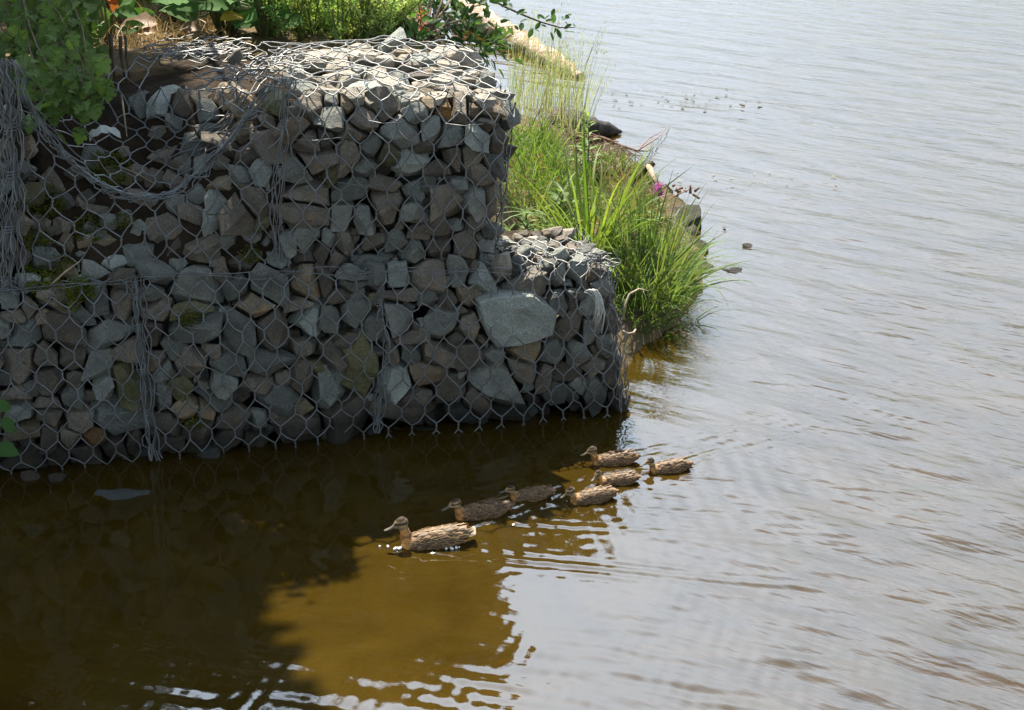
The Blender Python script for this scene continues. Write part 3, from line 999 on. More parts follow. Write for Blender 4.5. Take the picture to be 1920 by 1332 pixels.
def stone_mesh(st, neigh):
    if st.pri == 2:
        return outline_stone(st)
    faces = box_faces(st)
    # main visible facet, then random breaks
    sup = ell_radius(st, st.front)
    def cut(d, f):
        nonlocal faces
        s = math.sqrt(sum((d.dot(a) * r) ** 2 for a, r in zip(st.ax, st.r)))
        faces = clip_poly(faces, d, s * f)
    cut(st.front, random.uniform(0.74, 0.9))
    for _ in range(11):
        d = V((random.gauss(0, 1), random.gauss(0, 1), random.gauss(0, 1)))
        d = (st.ax[0] * d.x / st.r[0] + st.ax[1] * d.y / st.r[1] + st.ax[2] * d.z / st.r[2]).normalized()
        cut(d, random.uniform(0.80, 1.0))
    for o in neigh:
        if o.pri < st.pri:
            continue
        dv = o.c - st.c
        L = dv.length
        d = dv / L
        ra, rb = ell_radius(st, d) * 1.02, ell_radius(o, d) * (0.94 if o.pri > st.pri else 1.02)
        if ra + rb > L:
            x = L * ra / (ra + rb)
            if x < 0.25 * ra:
                x = 0.25 * ra
            faces = clip_poly(faces, d, x - 0.0055)
    if len(faces) < 4:
        return None
    bm = bmesh.new()
    for f in faces:
        try:
            bm.faces.new([bm.verts.new(p) for p in f])
        except ValueError:
            pass
    bmesh.ops.remove_doubles(bm, verts=bm.verts[:], dist=0.0015)
    bmesh.ops.dissolve_degenerate(bm, dist=0.0015, edges=bm.edges[:])
    if len(bm.verts) < 4 or len(bm.faces) < 4:
        bm.free()
        return None
    size = min(st.r)
    ed = [e for e in bm.edges if len(e.link_faces) == 2]
    bmesh.ops.bevel(bm, geom=ed, offset=min(0.010, size * 0.17), segments=1, affect='EDGES', clamp_overlap=True)
    bmesh.ops.remove_doubles(bm, verts=bm.verts[:], dist=0.0012)
    bmesh.ops.triangulate(bm, faces=bm.faces[:])
    lim = max(0.026, max(st.r) * 0.42)
    for _ in range(2):
        le = [e for e in bm.edges if e.calc_length() > lim]
        if le and len(bm.faces) < 260:
            bmesh.ops.subdivide_edges(bm, edges=le, cuts=1)
            bmesh.ops.triangulate(bm, faces=bm.faces[:])
    sd = random.uniform(0, 100)
    o1, o2 = V((sd, 0, 0)), V((0, sd, 3))
    for v in bm.verts:
        v.co += noise.noise_vector(v.co * 13 + o1) * 0.0095 + noise.noise_vector(v.co * 36 + o2) * 0.0045
    bmesh.ops.recalc_face_normals(bm, faces=bm.faces[:])
    me = bpy.data.meshes.new('stone')
    bm.to_mesh(me)
    bm.free()
    me.materials.append(M[st.k])
    return me

GAB = {}
for key, s, z, label in (('A', 0.6, 0, 'right end gabion of the lower tier, holding the one big pale flat stone'),
                         ('B', 1.65, 0, 'middle gabion of the lower tier, between the two vertical wire lacings'),
                         ('C', 2.6, 0, 'left gabion of the lower tier, left of the thick twisted wire lacing'),
                         ('D', 1.0, 0.75, 'upper gabion with a sunlit heaped top at the corner over the water'),
                         ('E', 2.0, 0.8, 'slumped upper gabion, half emptied to mossy soil, its torn netting sagging'),
                         ('G', 2.8, 0.8, 'upper gabion cut by the left edge, with a thick bundle of wire at its corner')):
    GAB[key] = thing('gabion', label, 'gabion', W(s, 0.5, z), 'gabions of the retaining wall')

centers = np.array([tuple(s.c) for s in stones])
for i, st in enumerate(stones):
    reach = max(st.r) + 0.16
    near = np.nonzero(((centers - centers[i]) ** 2).sum(1) < (reach + 0.05) ** 2)[0]
    me = stone_mesh(st, [stones[j] for j in near if j != i])
    if me:
        put('stone', me, GAB[st.who], st.c)
print('stones', len(stones), n_front)

# dark earth and fines in the heart of each basket
def core(key, s0, s1, z0, z1f, back, off, mat, name='rubble_core'):
    mb = MB()
    ns = max(2, int((s1 - s0) / 0.05))
    nz = 18
    grid = []
    for i in range(ns + 1):
        s = lerp(s0, s1, i / ns)
        row = []
        zt = z1f(s)
        for j in range(nz + 1):
            z = lerp(z0(s) if callable(z0) else z0, zt, j / nz)
            t = front(s, z) + off + (0.045 if name == 'soil_fill' else 0.02) * (noise.noise(V((s * 7, z * 7, 5))) + 0.5 * noise.noise(V((s * 19, z * 19, 8))))
            row.append(mb.vert(W(s, t, z)))
        row.append(mb.vert(W(s, back, zt)))
        row.append(mb.vert(W(s, back, z0(s) if callable(z0) else z0)))
        grid.append(row)
    n = len(grid[0])
    for i in range(ns):
        for j in range(n):
            mb.face(grid[i][j], grid[i + 1][j], grid[i + 1][(j + 1) % n], grid[i][(j + 1) % n])
    mb.face(*grid[0])
    mb.face(*grid[-1][::-1])
    o = build(name, mb, mat, GAB[key], smooth=True)
    return o
core('A', 0.17, S_A - 0.003, -0.5, lambda s: HL(s) - 0.09, 0.8, 0.20, M['soil'])
core('B', S_A, S_B - 0.003, -0.5, lambda s: HL(s) - 0.04, 0.8, 0.20, M['soil'])
core('C', S_B, 3.4, -0.5, lambda s: HL(s) - 0.04, 0.8, 0.20, M['soil'])
core('D', 0.70, S_D - 0.003, lambda s: HL(s) - 0.03, lambda s: HU(s) - 0.10, 1.15, 0.20, M['soil'])
core('E', S_D, S_E - 0.003, lambda s: HL(s) - 0.03, lambda s: HU(s) - 0.15 + 0.03 * noise.noise(V((s * 7, 0, 2))), 1.3, 0.05, M['soil'], 'soil_fill')
core('G', S_E, 3.4, lambda s: HL(s) - 0.03, lambda s: HU(s) - 0.06, 1.2, 0.10, M['soil'])

# ------------------------------------------------------------------ hexagonal wire netting
WR = 0.0031
def hex_net(mb, P, a0, a1, b0, b1, w=0.097, pitch=0.088, tw=0.036, jit=0.010, seed=0, skip=None, r=WR):
    rng = random.Random(seed)
    nj = int((b1 - b0) / pitch) + 1
    ni = int((a1 - a0) / w) + 2
    def q(a, b):
        k = V((a * 4.1 + seed * 13.7, b * 4.1, seed * 3.1))
        return P(min(a1, max(a0, a + 1.6 * jit * noise.noise(k))), min(b1, max(b0, b + 1.6 * jit * noise.noise(k + V((31, 7, 2)))))) 
    top, bot = {}, {}
    for j in range(nj):
        for i in range(ni):
            a = a0 + (i + 0.5 * (j % 2)) * w + rng.gauss(0, jit * 0.45)
            b = b0 + (j + 0.5) * pitch + rng.gauss(0, jit * 0.45)
            if a > a1 + 0.01:
                continue
            lo, hi = q(a, b - tw / 2), q(a, b + tw / 2)
            top[(i, j)], bot[(i, j)] = hi, lo
            if skip and skip(a, b):
                continue
            if (hi - lo).length < 0.004:
                continue
            ax = (hi - lo).normalized()
            sd = ax.cross(CF).normalized()
            nn = ax.cross(sd).normalized()
            for ph in (0, PI):
                pts = []
                for k in range(5):
                    f = k / 4
                    an = ph + f * PI * 1.5
                    pts.append(lo.lerp(hi, f) + (sd * math.cos(an) + nn * math.sin(an)) * r * 0.75)
                mb.tube(pts, r * 0.82, 4, cap=False)
    for j in range(nj - 1):
        for i in range(ni):
            if (i, j) not in top:
                continue
            for di in ((-1, 0) if j % 2 == 0 else (0, 1)):
                if (i + di, j + 1) not in bot:
                    continue
                A, B = top[(i, j)], bot[(i + di, j + 1)]
                am = a0 + (i + 0.25) * w
                bmid = b0 + (j + 1) * pitch
                if skip and skip(am, bmid):
                    continue
                if (A - B).length > 0.30:
                    continue
                mid = A.lerp(B, 0.5) + V((rng.gauss(0, 1), rng.gauss(0, 1), rng.gauss(0, 1) - 0.6)) * 0.0035
                mb.tube([A, mid, B], r, 4, cap=False)

def lower_P(lo_s, wrap):
    RR = 0.10
    def P(a, b):
        # a along the wall (negative: round the end), b up the face then back over the top
        s_raw = a
        z_raw = b
        H = HL(max(a, 0.1)) + 0.012
        if b <= H - RR:
            z, tb = b, 0.0
        elif b <= H - RR + RR * PI / 2:
            f = (b - H + RR) / RR
            z, tb = H - RR + RR * math.sin(f), RR * (1 - math.cos(f))
        else:
            z, tb = H, RR + (b - (H - RR + RR * PI / 2))
        e = interp(z, S_END_LO) + 0.008
        RS = 0.10
        if a >= RS:
            s, ta = e * (1 - sstep(0.1, 0.5, a)) + a, 0.0
        elif a >= RS - RS * PI / 2:
            f = (RS - a) / RS
            s, ta = e + RS - RS * math.sin(f), RS * (1 - math.cos(f))
        else:
            s, ta = e, RS + (RS - RS * PI / 2 - a)
        base = front(max(s, e + 0.12), min(z, H - 0.14)) - 0.014
        bl = noise.noise(V((a * 6, b * 6, 11))) * 0.010
        t = base + max(ta, tb) + bl
        if tb > RR * 0.9:
            z += bl * 0.6
        return W(s, t, z)
    return P

def upper_P(a, b):
    RR = 0.11
    H = HU(max(a, 0.5)) + 0.012
    z0 = HL(max(a, 0.5))
    zz = z0 + b
    if zz <= H - RR:
        z, tb = zz, 0.0
    elif zz <= H - RR + RR * PI / 2:
        f = (zz - H + RR) / RR
        z, tb = H - RR + RR * math.sin(f), RR * (1 - math.cos(f))
    else:
        z, tb = H, RR + (zz - (H - RR + RR * PI / 2))
    e = interp(z, S_END_UP) + 0.004
    RS = 0.08
    a0 = a - 0.5
    if a0 >= RS:
        s, ta = a + (e - 0.5) * (1 - sstep(0.1, 0.5, a0)), 0.0
    elif a0 >= RS - RS * PI / 2:
        f = (RS - a0) / RS
        s, ta = e + RS - RS * math.sin(f), RS * (1 - math.cos(f))
    else:
        s, ta = e, RS + (RS - RS * PI / 2 - a0)
    bl = noise.noise(V((a * 6, b * 6, 17))) * 0.010
    base = front(min(max(s, e + 0.10), S_D - 0.02), min(max(z, z0 + 0.02), H - 0.15)) - 0.014
    t = base + max(ta, tb) + bl
    if tb >= RR * 0.98:
        z = top_z(s, t) + 0.018 + bl * 0.5
        if t > 0.95:
            z -= 0.20 * (t - 0.95)
    return W(s, t, z)

mb = MB(); hex_net(mb, lower_P(0, True), -0.62, S_A, -0.10, 1.08, seed=1, skip=lambda a, b: (a < 0.02 and b > 0.74) or (a > 0.62 and b > HL(a) + 0.02))
build('wire_netting', mb, M['wire'], GAB['A'], smooth=True)
mb = MB(); hex_net(mb, lower_P(0, False), S_A, S_B, -0.12, 0.82, seed=2, skip=lambda a, b: b > HL(a) + 0.05)
build('wire_netting', mb, M['wire'], GAB['B'], smooth=True)
mb = MB(); hex_net(mb, lower_P(0, False), S_B, 3.35, -0.14, 0.84, seed=3, skip=lambda a, b: b > HL(a) + 0.05)
build('wire_netting', mb, M['wire'], GAB['C'], smooth=True)
mb = MB(); hex_net(mb, upper_P, -0.40, S_D, 0.0, 1.80, w=0.100, pitch=0.093, tw=0.034, seed=4, skip=lambda a, b: a < 0.45 and b > 0.70)
build('wire_netting', mb, M['wire'], GAB['D'], smooth=True)

# slumped basket: front netting up to a sagging bunched band, lid netting lying back over the soil
BAND = [(26, 112), (60, 205), (97, 265), (133, 303), (165, 330), (200, 353), (240, 368), (290, 372), (333, 358), (367, 328), (400, 295), (433, 262), (480, 200), (517, 152)]
def wall_px(u, v, t):
    d = ray(u, v)
    k = (t - (CO - C0).dot(ET)) / d.dot(ET)
    return CO + d * k
BANDP = [wall_px(u, v, 0.07 + 0.05 * math.sin(PI * i / 13)) for i, (u, v) in enumerate(BAND)]
BS = [stz(p) for p in BANDP]
def band(s):
    pts = sorted((b[0], b) for b in BS)
    z = interp(s, [(a, b[2]) for a, b in pts])
    t = interp(s, [(a, b[1]) for a, b in pts])
    return t, z
BACK = [(20, 150), (70, 165), (130, 150), (200, 128), (300, 104), (400, 92), (450, 80), (530, 78)]
BKP = []
for u, v in BACK:
    p = hit_front(u, v)
    s, t, z = stz(p)
    if t > 1.05 or z > 1.5:
        p = px(u, v, 1.47)
        s, t, z = stz(p)
    BKP.append((s, t, z))
def back_edge(s):
    pts = sorted((b[0], b) for b in BKP)
    return interp(s, [(a, b[1]) for a, b in pts]), interp(s, [(a, b[2]) for a, b in pts])
def slump_front(a, b):
    t, zb = band(a)
    z = HL(a) + b
    lim = zb - 0.02
    if z > lim:
        over = z - lim
        z = lim + 0.03 * (1 - math.exp(-over / 0.05)) + 0.012 * noise.noise(V((a * 30, b * 30, 3)))
        t2 = t - 0.01 - 0.02 * noise.noise(V((a * 25, b * 25, 8)))
        return W(a, t2, z)
    f = b / max(0.05, lim - HL(a))
    return W(a, lerp(front(a, HL(a) + 0.01) - 0.012, t, f) + 0.012 * noise.noise(V((a * 7, b * 7, 21))), z)
mb = MB(); hex_net(mb, slump_front, 1.47, 2.47, 0.0, 0.80, w=0.104, pitch=0.088, tw=0.034, jit=0.015, seed=5)
build('wire_netting', mb, M['wire'], GAB['E'], smooth=True)
def lid(a, b):
    f = min(1.0, max(0, b))
    t0, z0 = band(a)
    aa = lerp(a, a * 0.94 + 0.11, f)
    t1, z1 = back_edge(aa)
    s = lerp(a, aa, f)
    t, z = lerp(t0, t1, f), lerp(z0, z1, f)
    sag = 0.05 * math.sin(PI * f)
    z -= sag
    ft = front(s, z) - 0.02
    if t > ft and s < 2.46 and z < HU(s) - 0.13:
        t = ft
    if t > front(s, HU(s) - 0.15) - 0.05:
        z = max(z, HU(s) - 0.105)
    return W(s, t + 0.012 * noise.noise(V((a * 7, b * 9, 31))), z + 0.01 * noise.noise(V((a * 8, b * 8, 41))))
mb = MB(); hex_net(mb, lid, 1.42, 2.44, 0.0, 1.0, w=0.098, pitch=0.098, tw=0.036, jit=0.015, seed=6)
build('lid_netting', mb, M['wire'], GAB['E'], smooth=True)
# heavy gathered edge: selvedge wires running along the band
mb = MB()
rg = random.Random(9)
for k in range(6):
    pts = []
    ph = rg.random() * 10
    for i in range(60):
        f = i / 59
        j = f * (len(BANDP) - 1)
        i0 = min(int(j), len(BANDP) - 2)
        p = BANDP[i0].lerp(BANDP[i0 + 1], j - i0)
        wob = V((noise.noise(V((f * 26, ph, 0))), noise.noise(V((f * 26, ph, 5))), noise.noise(V((f * 22, ph, 9))))) * 0.045
        pts.append(p + wob - ET * 0.012)
    mb.tube(pts, WR * 0.8, 4, cap=False)
build('gathered_edge_wire', mb, M['wire'], GAB['E'], smooth=True)
# tangle of netting where the lid is bunched up near the corner post
mb = MB()
for k in range(34):
    u = rg.uniform(395, 560)
    v = lerp(135, 100, (u - 395) / 165) + rg.gauss(10, 16)
    p = px(u, v, rg.uniform(1.49, 1.54)) if v < 130 else wall_px(u, v, rg.uniform(0.03, 0.12))
    d = (-ES * 1.0 + V((rg.gauss(0, .5), rg.gauss(0, .5), rg.gauss(0, 0.35)))).normalized()
    pts = []
    ph = rg.random() * 20
    for i in range(7):
        pts.append(p + d * (i - 3) * 0.032 + V((noise.noise(V((i * .7, ph, 0))), noise.noise(V((i * .7, ph, 3))), noise.noise(V((i * .7, ph, 6))))) * 0.028)
    mb.tube(pts, WR * 0.9, 4, cap=False)
for k in range(46):                              # netting rolled along the back rim
    u = rg.uniform(285, 430)
    v = lerp(98, 92, (u - 285) / 145) + rg.gauss(0, 9)
    p = px(u, v, rg.uniform(1.46, 1.50))
    d = (-ES + V((rg.gauss(0, .3), rg.gauss(0, .4), rg.gauss(0, 0.12)))).normalized()
    ph = rg.random() * 20
    pts = [p + d * (i - 3) * 0.04 + V((noise.noise(V((i * .7, ph, 0))), noise.noise(V((i * .7, ph, 3))), noise.noise(V((i * .7, ph, 6))))) * 0.03 for i in range(7)]
    mb.tube(pts, WR * 0.8, 4, cap=False)
build('crumpled_netting', mb, M['wire'], GAB['E'], smooth=True, kind='stuff')

def strand_bundle(path, n, spread, seed, wraps=(), r=WR, wob=0.02, freq=9):
    """several wires running together along a path, tied by short coils"""
    mb = MB()
    rg = random.Random(seed)
    L = len(path)
    for k in range(n):
        ph = rg.random() * 50
        off = V((rg.gauss(0, spread), rg.gauss(0, spread * 0.5), 0))
        pts = []
        m = 36
        for i in range(m + 1):
            f = i / m
            j = f * (L - 1)
            i0 = min(int(j), L - 2)
            p = path[i0].lerp(path[i0 + 1], j - i0)
            squeeze = 1.0
            for wf in wraps:
                squeeze = min(squeeze, 0.6 + abs(f - wf) * 9)
            pts.append(p + off * squeeze + V((noise.noise(V((f * freq, ph, 0))), noise.noise(V((f * freq, ph, 4))) * 0.6, 0)) * wob * squeeze)
        mb.tube(pts, r * rg.uniform(0.8, 1.05), 4, cap=False)
    for wf in wraps:
        j = wf * (L - 1)
        i0 = min(int(j), L - 2)
        p = path[i0].lerp(path[i0 + 1], j - i0)
        ax = (path[i0 + 1] - path[i0]).normalized()
        pts = []
        R = max(0.012, spread * 0.9)
        for i in range(28):
            an = i / 27 * 2 * PI * 3
            pts.append(p + (ES * math.cos(an) + ET * math.sin(an)) * R + ax * (i / 27 - 0.5) * 0.035)
        mb.tube(pts, r * 0.8, 4, cap=False)
    return mb

mb = strand_bundle([wall_px(u, v, 0.0 + front(2.12, 0.3) - 0.02) for u, v in ((252, 515), (256, 580), (262, 660), (270, 730), (276, 800), (284, 862))], 8, 0.012, 21, (0.05, 0.12, 0.28, 0.5, 0.72), r=WR * 1.05, wob=0.022)
build('lacing_wire', mb, M['wire'], GAB['C'], smooth=True)
mb = strand_bundle([wall_px(u, v, -0.03) for u, v in ((712, 540), (709, 590), (722, 640), (718, 700), (708, 780), (703, 812))], 5, 0.010, 22, (0.1, 0.85), r=WR * 0.9, wob=0.030, freq=6)
build('lacing_wire', mb, M['wire'], GAB['B'], smooth=True)
mb = strand_bundle([wall_px(u, v, 0.03) for u, v in ((540, 148), (535, 190), (530, 250), (524, 330), (520, 420), (524, 490))], 6, 0.010, 23, (0.35, 0.5), r=WR * 0.9, wob=0.032, freq=6)
# a loose ring at the top corner
pts = [wall_px(540 + 16 * math.sin(a) + 4 * a, 175 + 34 * (1 - math.cos(a)) * 0.7, 0.0) for a in [i * 0.28 for i in range(12)]]
mb.tube(pts, WR, 4)
build('lacing_wire', mb, M['wire'], GAB['D'], smooth=True)
mb = strand_bundle([wall_px(u, v, 0.02) for u, v in ((2, 112), (14, 180), (22, 250), (24, 340), (18, 430), (20, 520), (22, 548))], 19, 0.028, 24, (0.30, 0.47, 0.66), r=WR * 0.95, wob=0.035, freq=14)
build('wire_bundle', mb, M['wire'], GAB['G'], smooth=True)
# horizontal joint between the tiers
def seam(s0, s1, seed, key):
    mb = MB()
    rg = random.Random(seed)
    for k in range(2):
        ph = rg.random() * 30
        pts = []
        for i in range(50):
            s = lerp(s0, s1, i / 49)
            z = HL(s) + 0.0 + 0.05 * noise.noise(V((s * 3.5, ph, 0)))
            pts.append(W(s, front(s, HL(s) - 0.01) - 0.016 + 0.012 * noise.noise(V((s * 6, ph, 4))), z))
        mb.tube(pts, WR * 0.62, 4, cap=False)
    build('seam_wire', mb, M['wire'], GAB[key], smooth=True)
seam(0.55, S_A, 31, 'A')
seam(S_A, S_B, 32, 'B')
seam(S_B, 3.3, 33, 'C')
# thin bracing wires across the face of the upper basket
for u0, v0, u1, v1 in ((632, 342, 720, 347), (780, 350, 870, 340), (540, 262, 640, 258), (835, 232, 905, 233), (690, 226, 745, 230)):
    A, B = wall_px(u0, v0, 0.02), wall_px(u1, v1, 0.02)
    mb = MB()
    mb.tube([A, A.lerp(B, 0.5) - V((0, 0, 0.008)), B], WR * 0.5, 4)
    build('bracing_wire', mb, M['wire'], GAB['D'], smooth=True)
# loose ends and bunched mesh at the right end of the lower basket
mb = MB()
for k in range(16):
    f = rg.random()
    z = lerp(0.05, 0.72, f)
    e = interp(z, S_END_LO)
    p = W(e + rg.uniform(-0.01, 0.06), front(e + 0.1, z) + rg.uniform(-0.02, 0.03), z)
    ph = rg.random() * 20
    pts = [p + V((noise.noise(V((i * .6, ph, 0))) * 0.04, noise.noise(V((i * .6, ph, 3))) * 0.03, (i - 3) * 0.03)) for i in range(7)]
    mb.tube(pts, WR * 0.85, 4, cap=False)
for k in range(18):
    u = rg.uniform(1085, 1150)
    p = px(u, 474 + rg.gauss(0, 9) + (u - 1085) * 0.2, HL(0.1) + 0.015)
    ph = rg.random() * 20
    d = (ES * -1 + V((0, rg.gauss(0, 0.6), 0))).normalized()
    pts = [p + d * (i - 3) * 0.018 + V((noise.noise(V((i * .6, ph, 0))), noise.noise(V((i * .6, ph, 3))), noise.noise(V((i * .6, ph, 7))))) * 0.025 for i in range(7)]
    mb.tube(pts, WR * 0.85, 4, cap=False)
build('crumpled_netting', mb, M['wire'], GAB['A'], smooth=True, kind='stuff')

# moss on the soil and between stones
def moss(key, spots, seed):
    mb = MB()
    rg = random.Random(seed)
    for u, v, rad, nb in spots:
        for _ in range(nb):
            a, q = rg.random() * 2 * PI, rad * math.sqrt(rg.random())
            p = hit_front(u + q * math.cos(a), v + q * 0.8 * math.sin(a))
            if p is None:
                continue
            p = p + NF * rg.uniform(-0.028, 0.008)
            d = (NF * 0.8 + V((rg.gauss(0, .5), rg.gauss(0, .5), rg.uniform(0.0, 1.0)))).normalized()
            mb.blade(p, d, d.orthogonal(), rg.uniform(0.012, 0.026), 0.007, 0.3, 2)
    o = build('moss', mb, M['moss'], GAB[key], kind='stuff')
moss('E', [(205, 318, 42, 700), (85, 380, 40, 500), (165, 432, 34, 400), (70, 455, 30, 300), (230, 415, 22, 150), (110, 500, 30, 300), (470, 478, 22, 160)], 41)
moss('C', [(85, 540, 32, 500), (150, 545, 30, 450), (130, 570, 22, 200), (60, 515, 26, 250)], 42)
moss('B', [(360, 600, 24, 300), (365, 800, 20, 150)], 43)

# ------------------------------------------------------------------ leaves
def leaf_mesh(kind, mat, seed=0):
    """unit leaf: base at the origin, tip towards +Y, face up"""
    rg = random.Random(seed)
    mb = MB()
    if kind == 'broad':
        rows, cols = 8, 5
        for j in range(rows):
            t = j / (rows - 1)
            w = 0.40 * (math.sin(PI * min(1, t * 0.93 + 0.07)) ** 0.75) * (1 - 0.25 * t) + 0.004
            for i in range(cols):
                x = (i / (cols - 1) * 2 - 1)
                edge = abs(x) ** 3
                z = 0.10 * abs(x) * w / 0.4 - 0.22 * t * t + 0.035 * edge * math.sin(t * 21 + seed) + 0.015 * math.sin(t * 26) * abs(x)
                mb.vert((x * w * (1 + 0.06 * edge * math.sin(t * 30 + seed * 2)), t, z))
        for j in range(rows - 1):
            for i in range(cols - 1):
                a = j * cols + i
                mb.face(a, a + 1, a + cols + 1, a + cols)
    elif kind == 'lobed':
        out = [(0.03, 0.0), (0.22, -0.06), (0.40, 0.08), (0.44, 0.22), (0.34, 0.28), (0.42, 0.42), (0.38, 0.56), (0.22, 0.56), (0.24, 0.70), (0.12, 0.84), (0.0, 1.0)]
        spine = [mb.vert((0, t, -0.02 - 0.18 * t * t)) for t in (0.0, 0.3, 0.6, 1.0)]
        for sgn in (-1, 1):
            e = [mb.vert((sgn * x * rg.uniform(0.9, 1.1), y, 0.10 * x - 0.2 * y * y + rg.uniform(-.03, .03))) for x, y in out[:-1]]
            seq = e + [spine[3]]
            for k in range(len(seq) - 1):
                ym = (mb.v[seq[k]][1] + mb.v[seq[k + 1]][1]) / 2
                s = spine[0] if ym < 0.2 else (spine[1] if ym < 0.5 else spine[2])
                if s in (seq[k], seq[k + 1]):
                    continue
                mb.face(*((s, seq[k], seq[k + 1]) if sgn > 0 else (s, seq[k + 1], seq[k])))
            tri = ((spine[0], spine[1], e[2]), (spine[1], spine[2], e[6]))
            for a in tri:
                mb.face(*(a if sgn < 0 else (a[0], a[2], a[1])))
    elif kind == 'lance':
        rows = 6
        for j in range(rows):
            t = j / (rows - 1)
            w = 0.13 * math.sin(PI * min(1, 0.1 + 0.9 * t)) ** 0.8 + 0.003
            for x in (-1, 0, 1):
                mb.vert((x * w, t, 0.05 * abs(x) - 0.25 * t * t))
        for j in range(rows - 1):
            for i in range(2):
                a = j * 3 + i
                mb.face(a, a + 1, a + 4, a + 3)
    elif kind == 'oval':
        rows = 5
        for j in range(rows):
            t = j / (rows - 1)
            w = 0.27 * math.sin(PI * min(1, 0.06 + 0.94 * t)) ** 0.7 + 0.003
            for x in (-1, 0, 1):
                mb.vert((x * w, t, 0.08 * abs(x) - 0.15 * t * t))
        for j in range(rows - 1):
            for i in range(2):
                a = j * 3 + i
                mb.face(a, a + 1, a + 4, a + 3)
    return mb.mesh('leaf', M[mat], True)

def leaf_rot(tip, up):
    y = tip.normalized()
    z = (up - y * up.dot(y))
    z = z.normalized() if z.length > 1e-4 else y.orthogonal().normalized()
    x = y.cross(z)
    return Matrix((x, y, z)).transposed().to_quaternion()

def rv(rg, s=1.0):
    return V((rg.gauss(0, s), rg.gauss(0, s), rg.gauss(0, s)))

def gpos(u, v, z0=1.4):
    """ground point of the bank seen at a pixel"""
    d = ray(u, v)
    k = 6.0
    while k < 30:
        p = CO + d * k
        if p.z <= ground_z(p.x, p.y):
            return p
        k += 0.05
    return px(u, v, 0)

def leaf_cluster(parent, meshes, pts, rg, smin, smax, name='leaf', up=V((0, -0.35, 1)), out=None, droop=0.0):
    for p in pts:
        d = rv(rg, 0.8)
        if out:
            d = d + out(p)
        d.z -= droop
        put(name, rg.choice(meshes), parent, p, leaf_rot(d, up + rv(rg, 0.45)), rg.uniform(smin, smax))

LM = {
    'bramble': [leaf_mesh('lobed', 'bramble', i) for i in range(4)],
    'burdock': [leaf_mesh('broad', 'burdock', i) for i in range(4)],
    'yellow': [leaf_mesh('broad', 'yellowleaf', 7)],
    'orange': [leaf_mesh('broad', 'orangeleaf', 8)],
    'dead': [leaf_mesh('broad', 'deadleaf', i + 9) for i in range(2)],
    'shrub': [leaf_mesh('oval', 'shrub', i) for i in range(2)],
    'herb': [leaf_mesh('lance', 'herb', i) for i in range(2)],
    'herbs': [leaf_mesh('oval', 'herb', i) for i in range(2)],
}

# bramble hanging down over the slumped basket, upper left
rg = random.Random(51)
def bramble(label, path, n, spread, seed, smin=0.055, smax=0.105):
    rg = random.Random(seed)
    t = thing('bramble_bush', label, 'bramble', path[0], 'brambles hanging over the wall')
    mb = MB()
    leaf_pts = []
    for k in range(max(4, n // 22)):
        off = V((rg.gauss(0, spread), rg.gauss(0, spread * 0.6), rg.gauss(0, spread * 0.6)))
        pts = []
        for i, p in enumerate(path):
            f = i / (len(path) - 1)
            pts.append(p + off * (0.4 + 0.6 * math.sin(PI * min(1, 0.15 + f * 0.75))) + rv(rg, 0.012))
        mb.tube(pts, [0.005 - 0.003 * i / (len(pts) - 1) for i in range(len(pts))], 5)
        leaf_pts.append(pts)
    build('stem', mb, M['brownstem'], t, smooth=True)
    for _ in range(n):
        pts = rg.choice(leaf_pts)
        j = rg.random() ** 0.8 * (len(pts) - 1.001)
        i0 = int(j)
        p = pts[i0].lerp(pts[i0 + 1], j - i0) + rv(rg, 0.045)
        d = rv(rg, 0.6) + V((0.2, -0.7, -0.35))
        put('leaf', rg.choice(LM['bramble']), t, p, leaf_rot(d, V((0.1, -0.5, 0.9)) + rv(rg, 0.3)), rg.uniform(smin, smax))
def P3(u, v, y):
    return pxy(u, v, y)
bramble('dark green bramble hanging lowest over the netting, at the top left', [P3(50, -60, 6.95), P3(65, 10, 6.75), P3(82, 70, 6.55), P3(102, 115, 6.3), P3(124, 155, 6.15), P3(140, 180, 6.12)], 290, 0.085, 52, 0.042, 0.082)
bramble('shaded bramble right in the top left corner of the bank', [P3(-30, -80, 7.3), P3(0, -30, 7.1), P3(20, 30, 6.95), P3(38, 70, 6.8), P3(50, 110, 6.7)], 210, 0.12, 53, 0.045, 0.085)
bramble('bramble spray between the corner bramble and the orange dead leaf', [P3(110, -90, 7.6), P3(115, -30, 7.4), P3(120, 20, 7.2), P3(135, 60, 7.05), P3(150, 85, 6.95)], 190, 0.10, 54, 0.045, 0.085)

# broad-leaved burdock behind the slumped basket
def burdock(label, u, v, n, spread, size, seed, lean=V((0, -0.3, 0.5)), group='broad leaved plants on the bank'):
    size *= 0.8
    n = int(n * 1.25)
    rg = random.Random(seed)
    b = gpos(u, v)
    b.z = max(b.z, ground_z(b.x, b.y))
    t = thing('burdock_plant', label, 'plant', b, group)
    for k in range(n):
        a = rg.random() * 2 * PI
        q = spread * math.sqrt(rg.random())
        top = b + V((q * math.cos(a), q * 0.7 * math.sin(a) - 0.05, rg.uniform(0.05, 0.34)))
        d = (V((math.cos(a), math.sin(a) * 0.7, 0.0)) + lean * 0.8 + rv(rg, 0.3)).normalized()
        mb = MB()
        mid = b.lerp(top, 0.5) + V((0, 0, 0.06))
        mb.tube([b + V((q * .15 * math.cos(a), q * .15 * math.sin(a), -0.02)), mid, top], [0.008, 0.006, 0.004], 5)
        st = build('stalk', mb, M['stem'], t, smooth=True)
        me = rg.choice(LM['burdock']) if rg.random() < 0.95 else LM['yellow'][0]
        put('leaf', me, t, top, leaf_rot(d, V((0.0, -0.55, 0.8)) + rv(rg, 0.22)), rg.uniform(0.65, 1.2) * size)
    return t
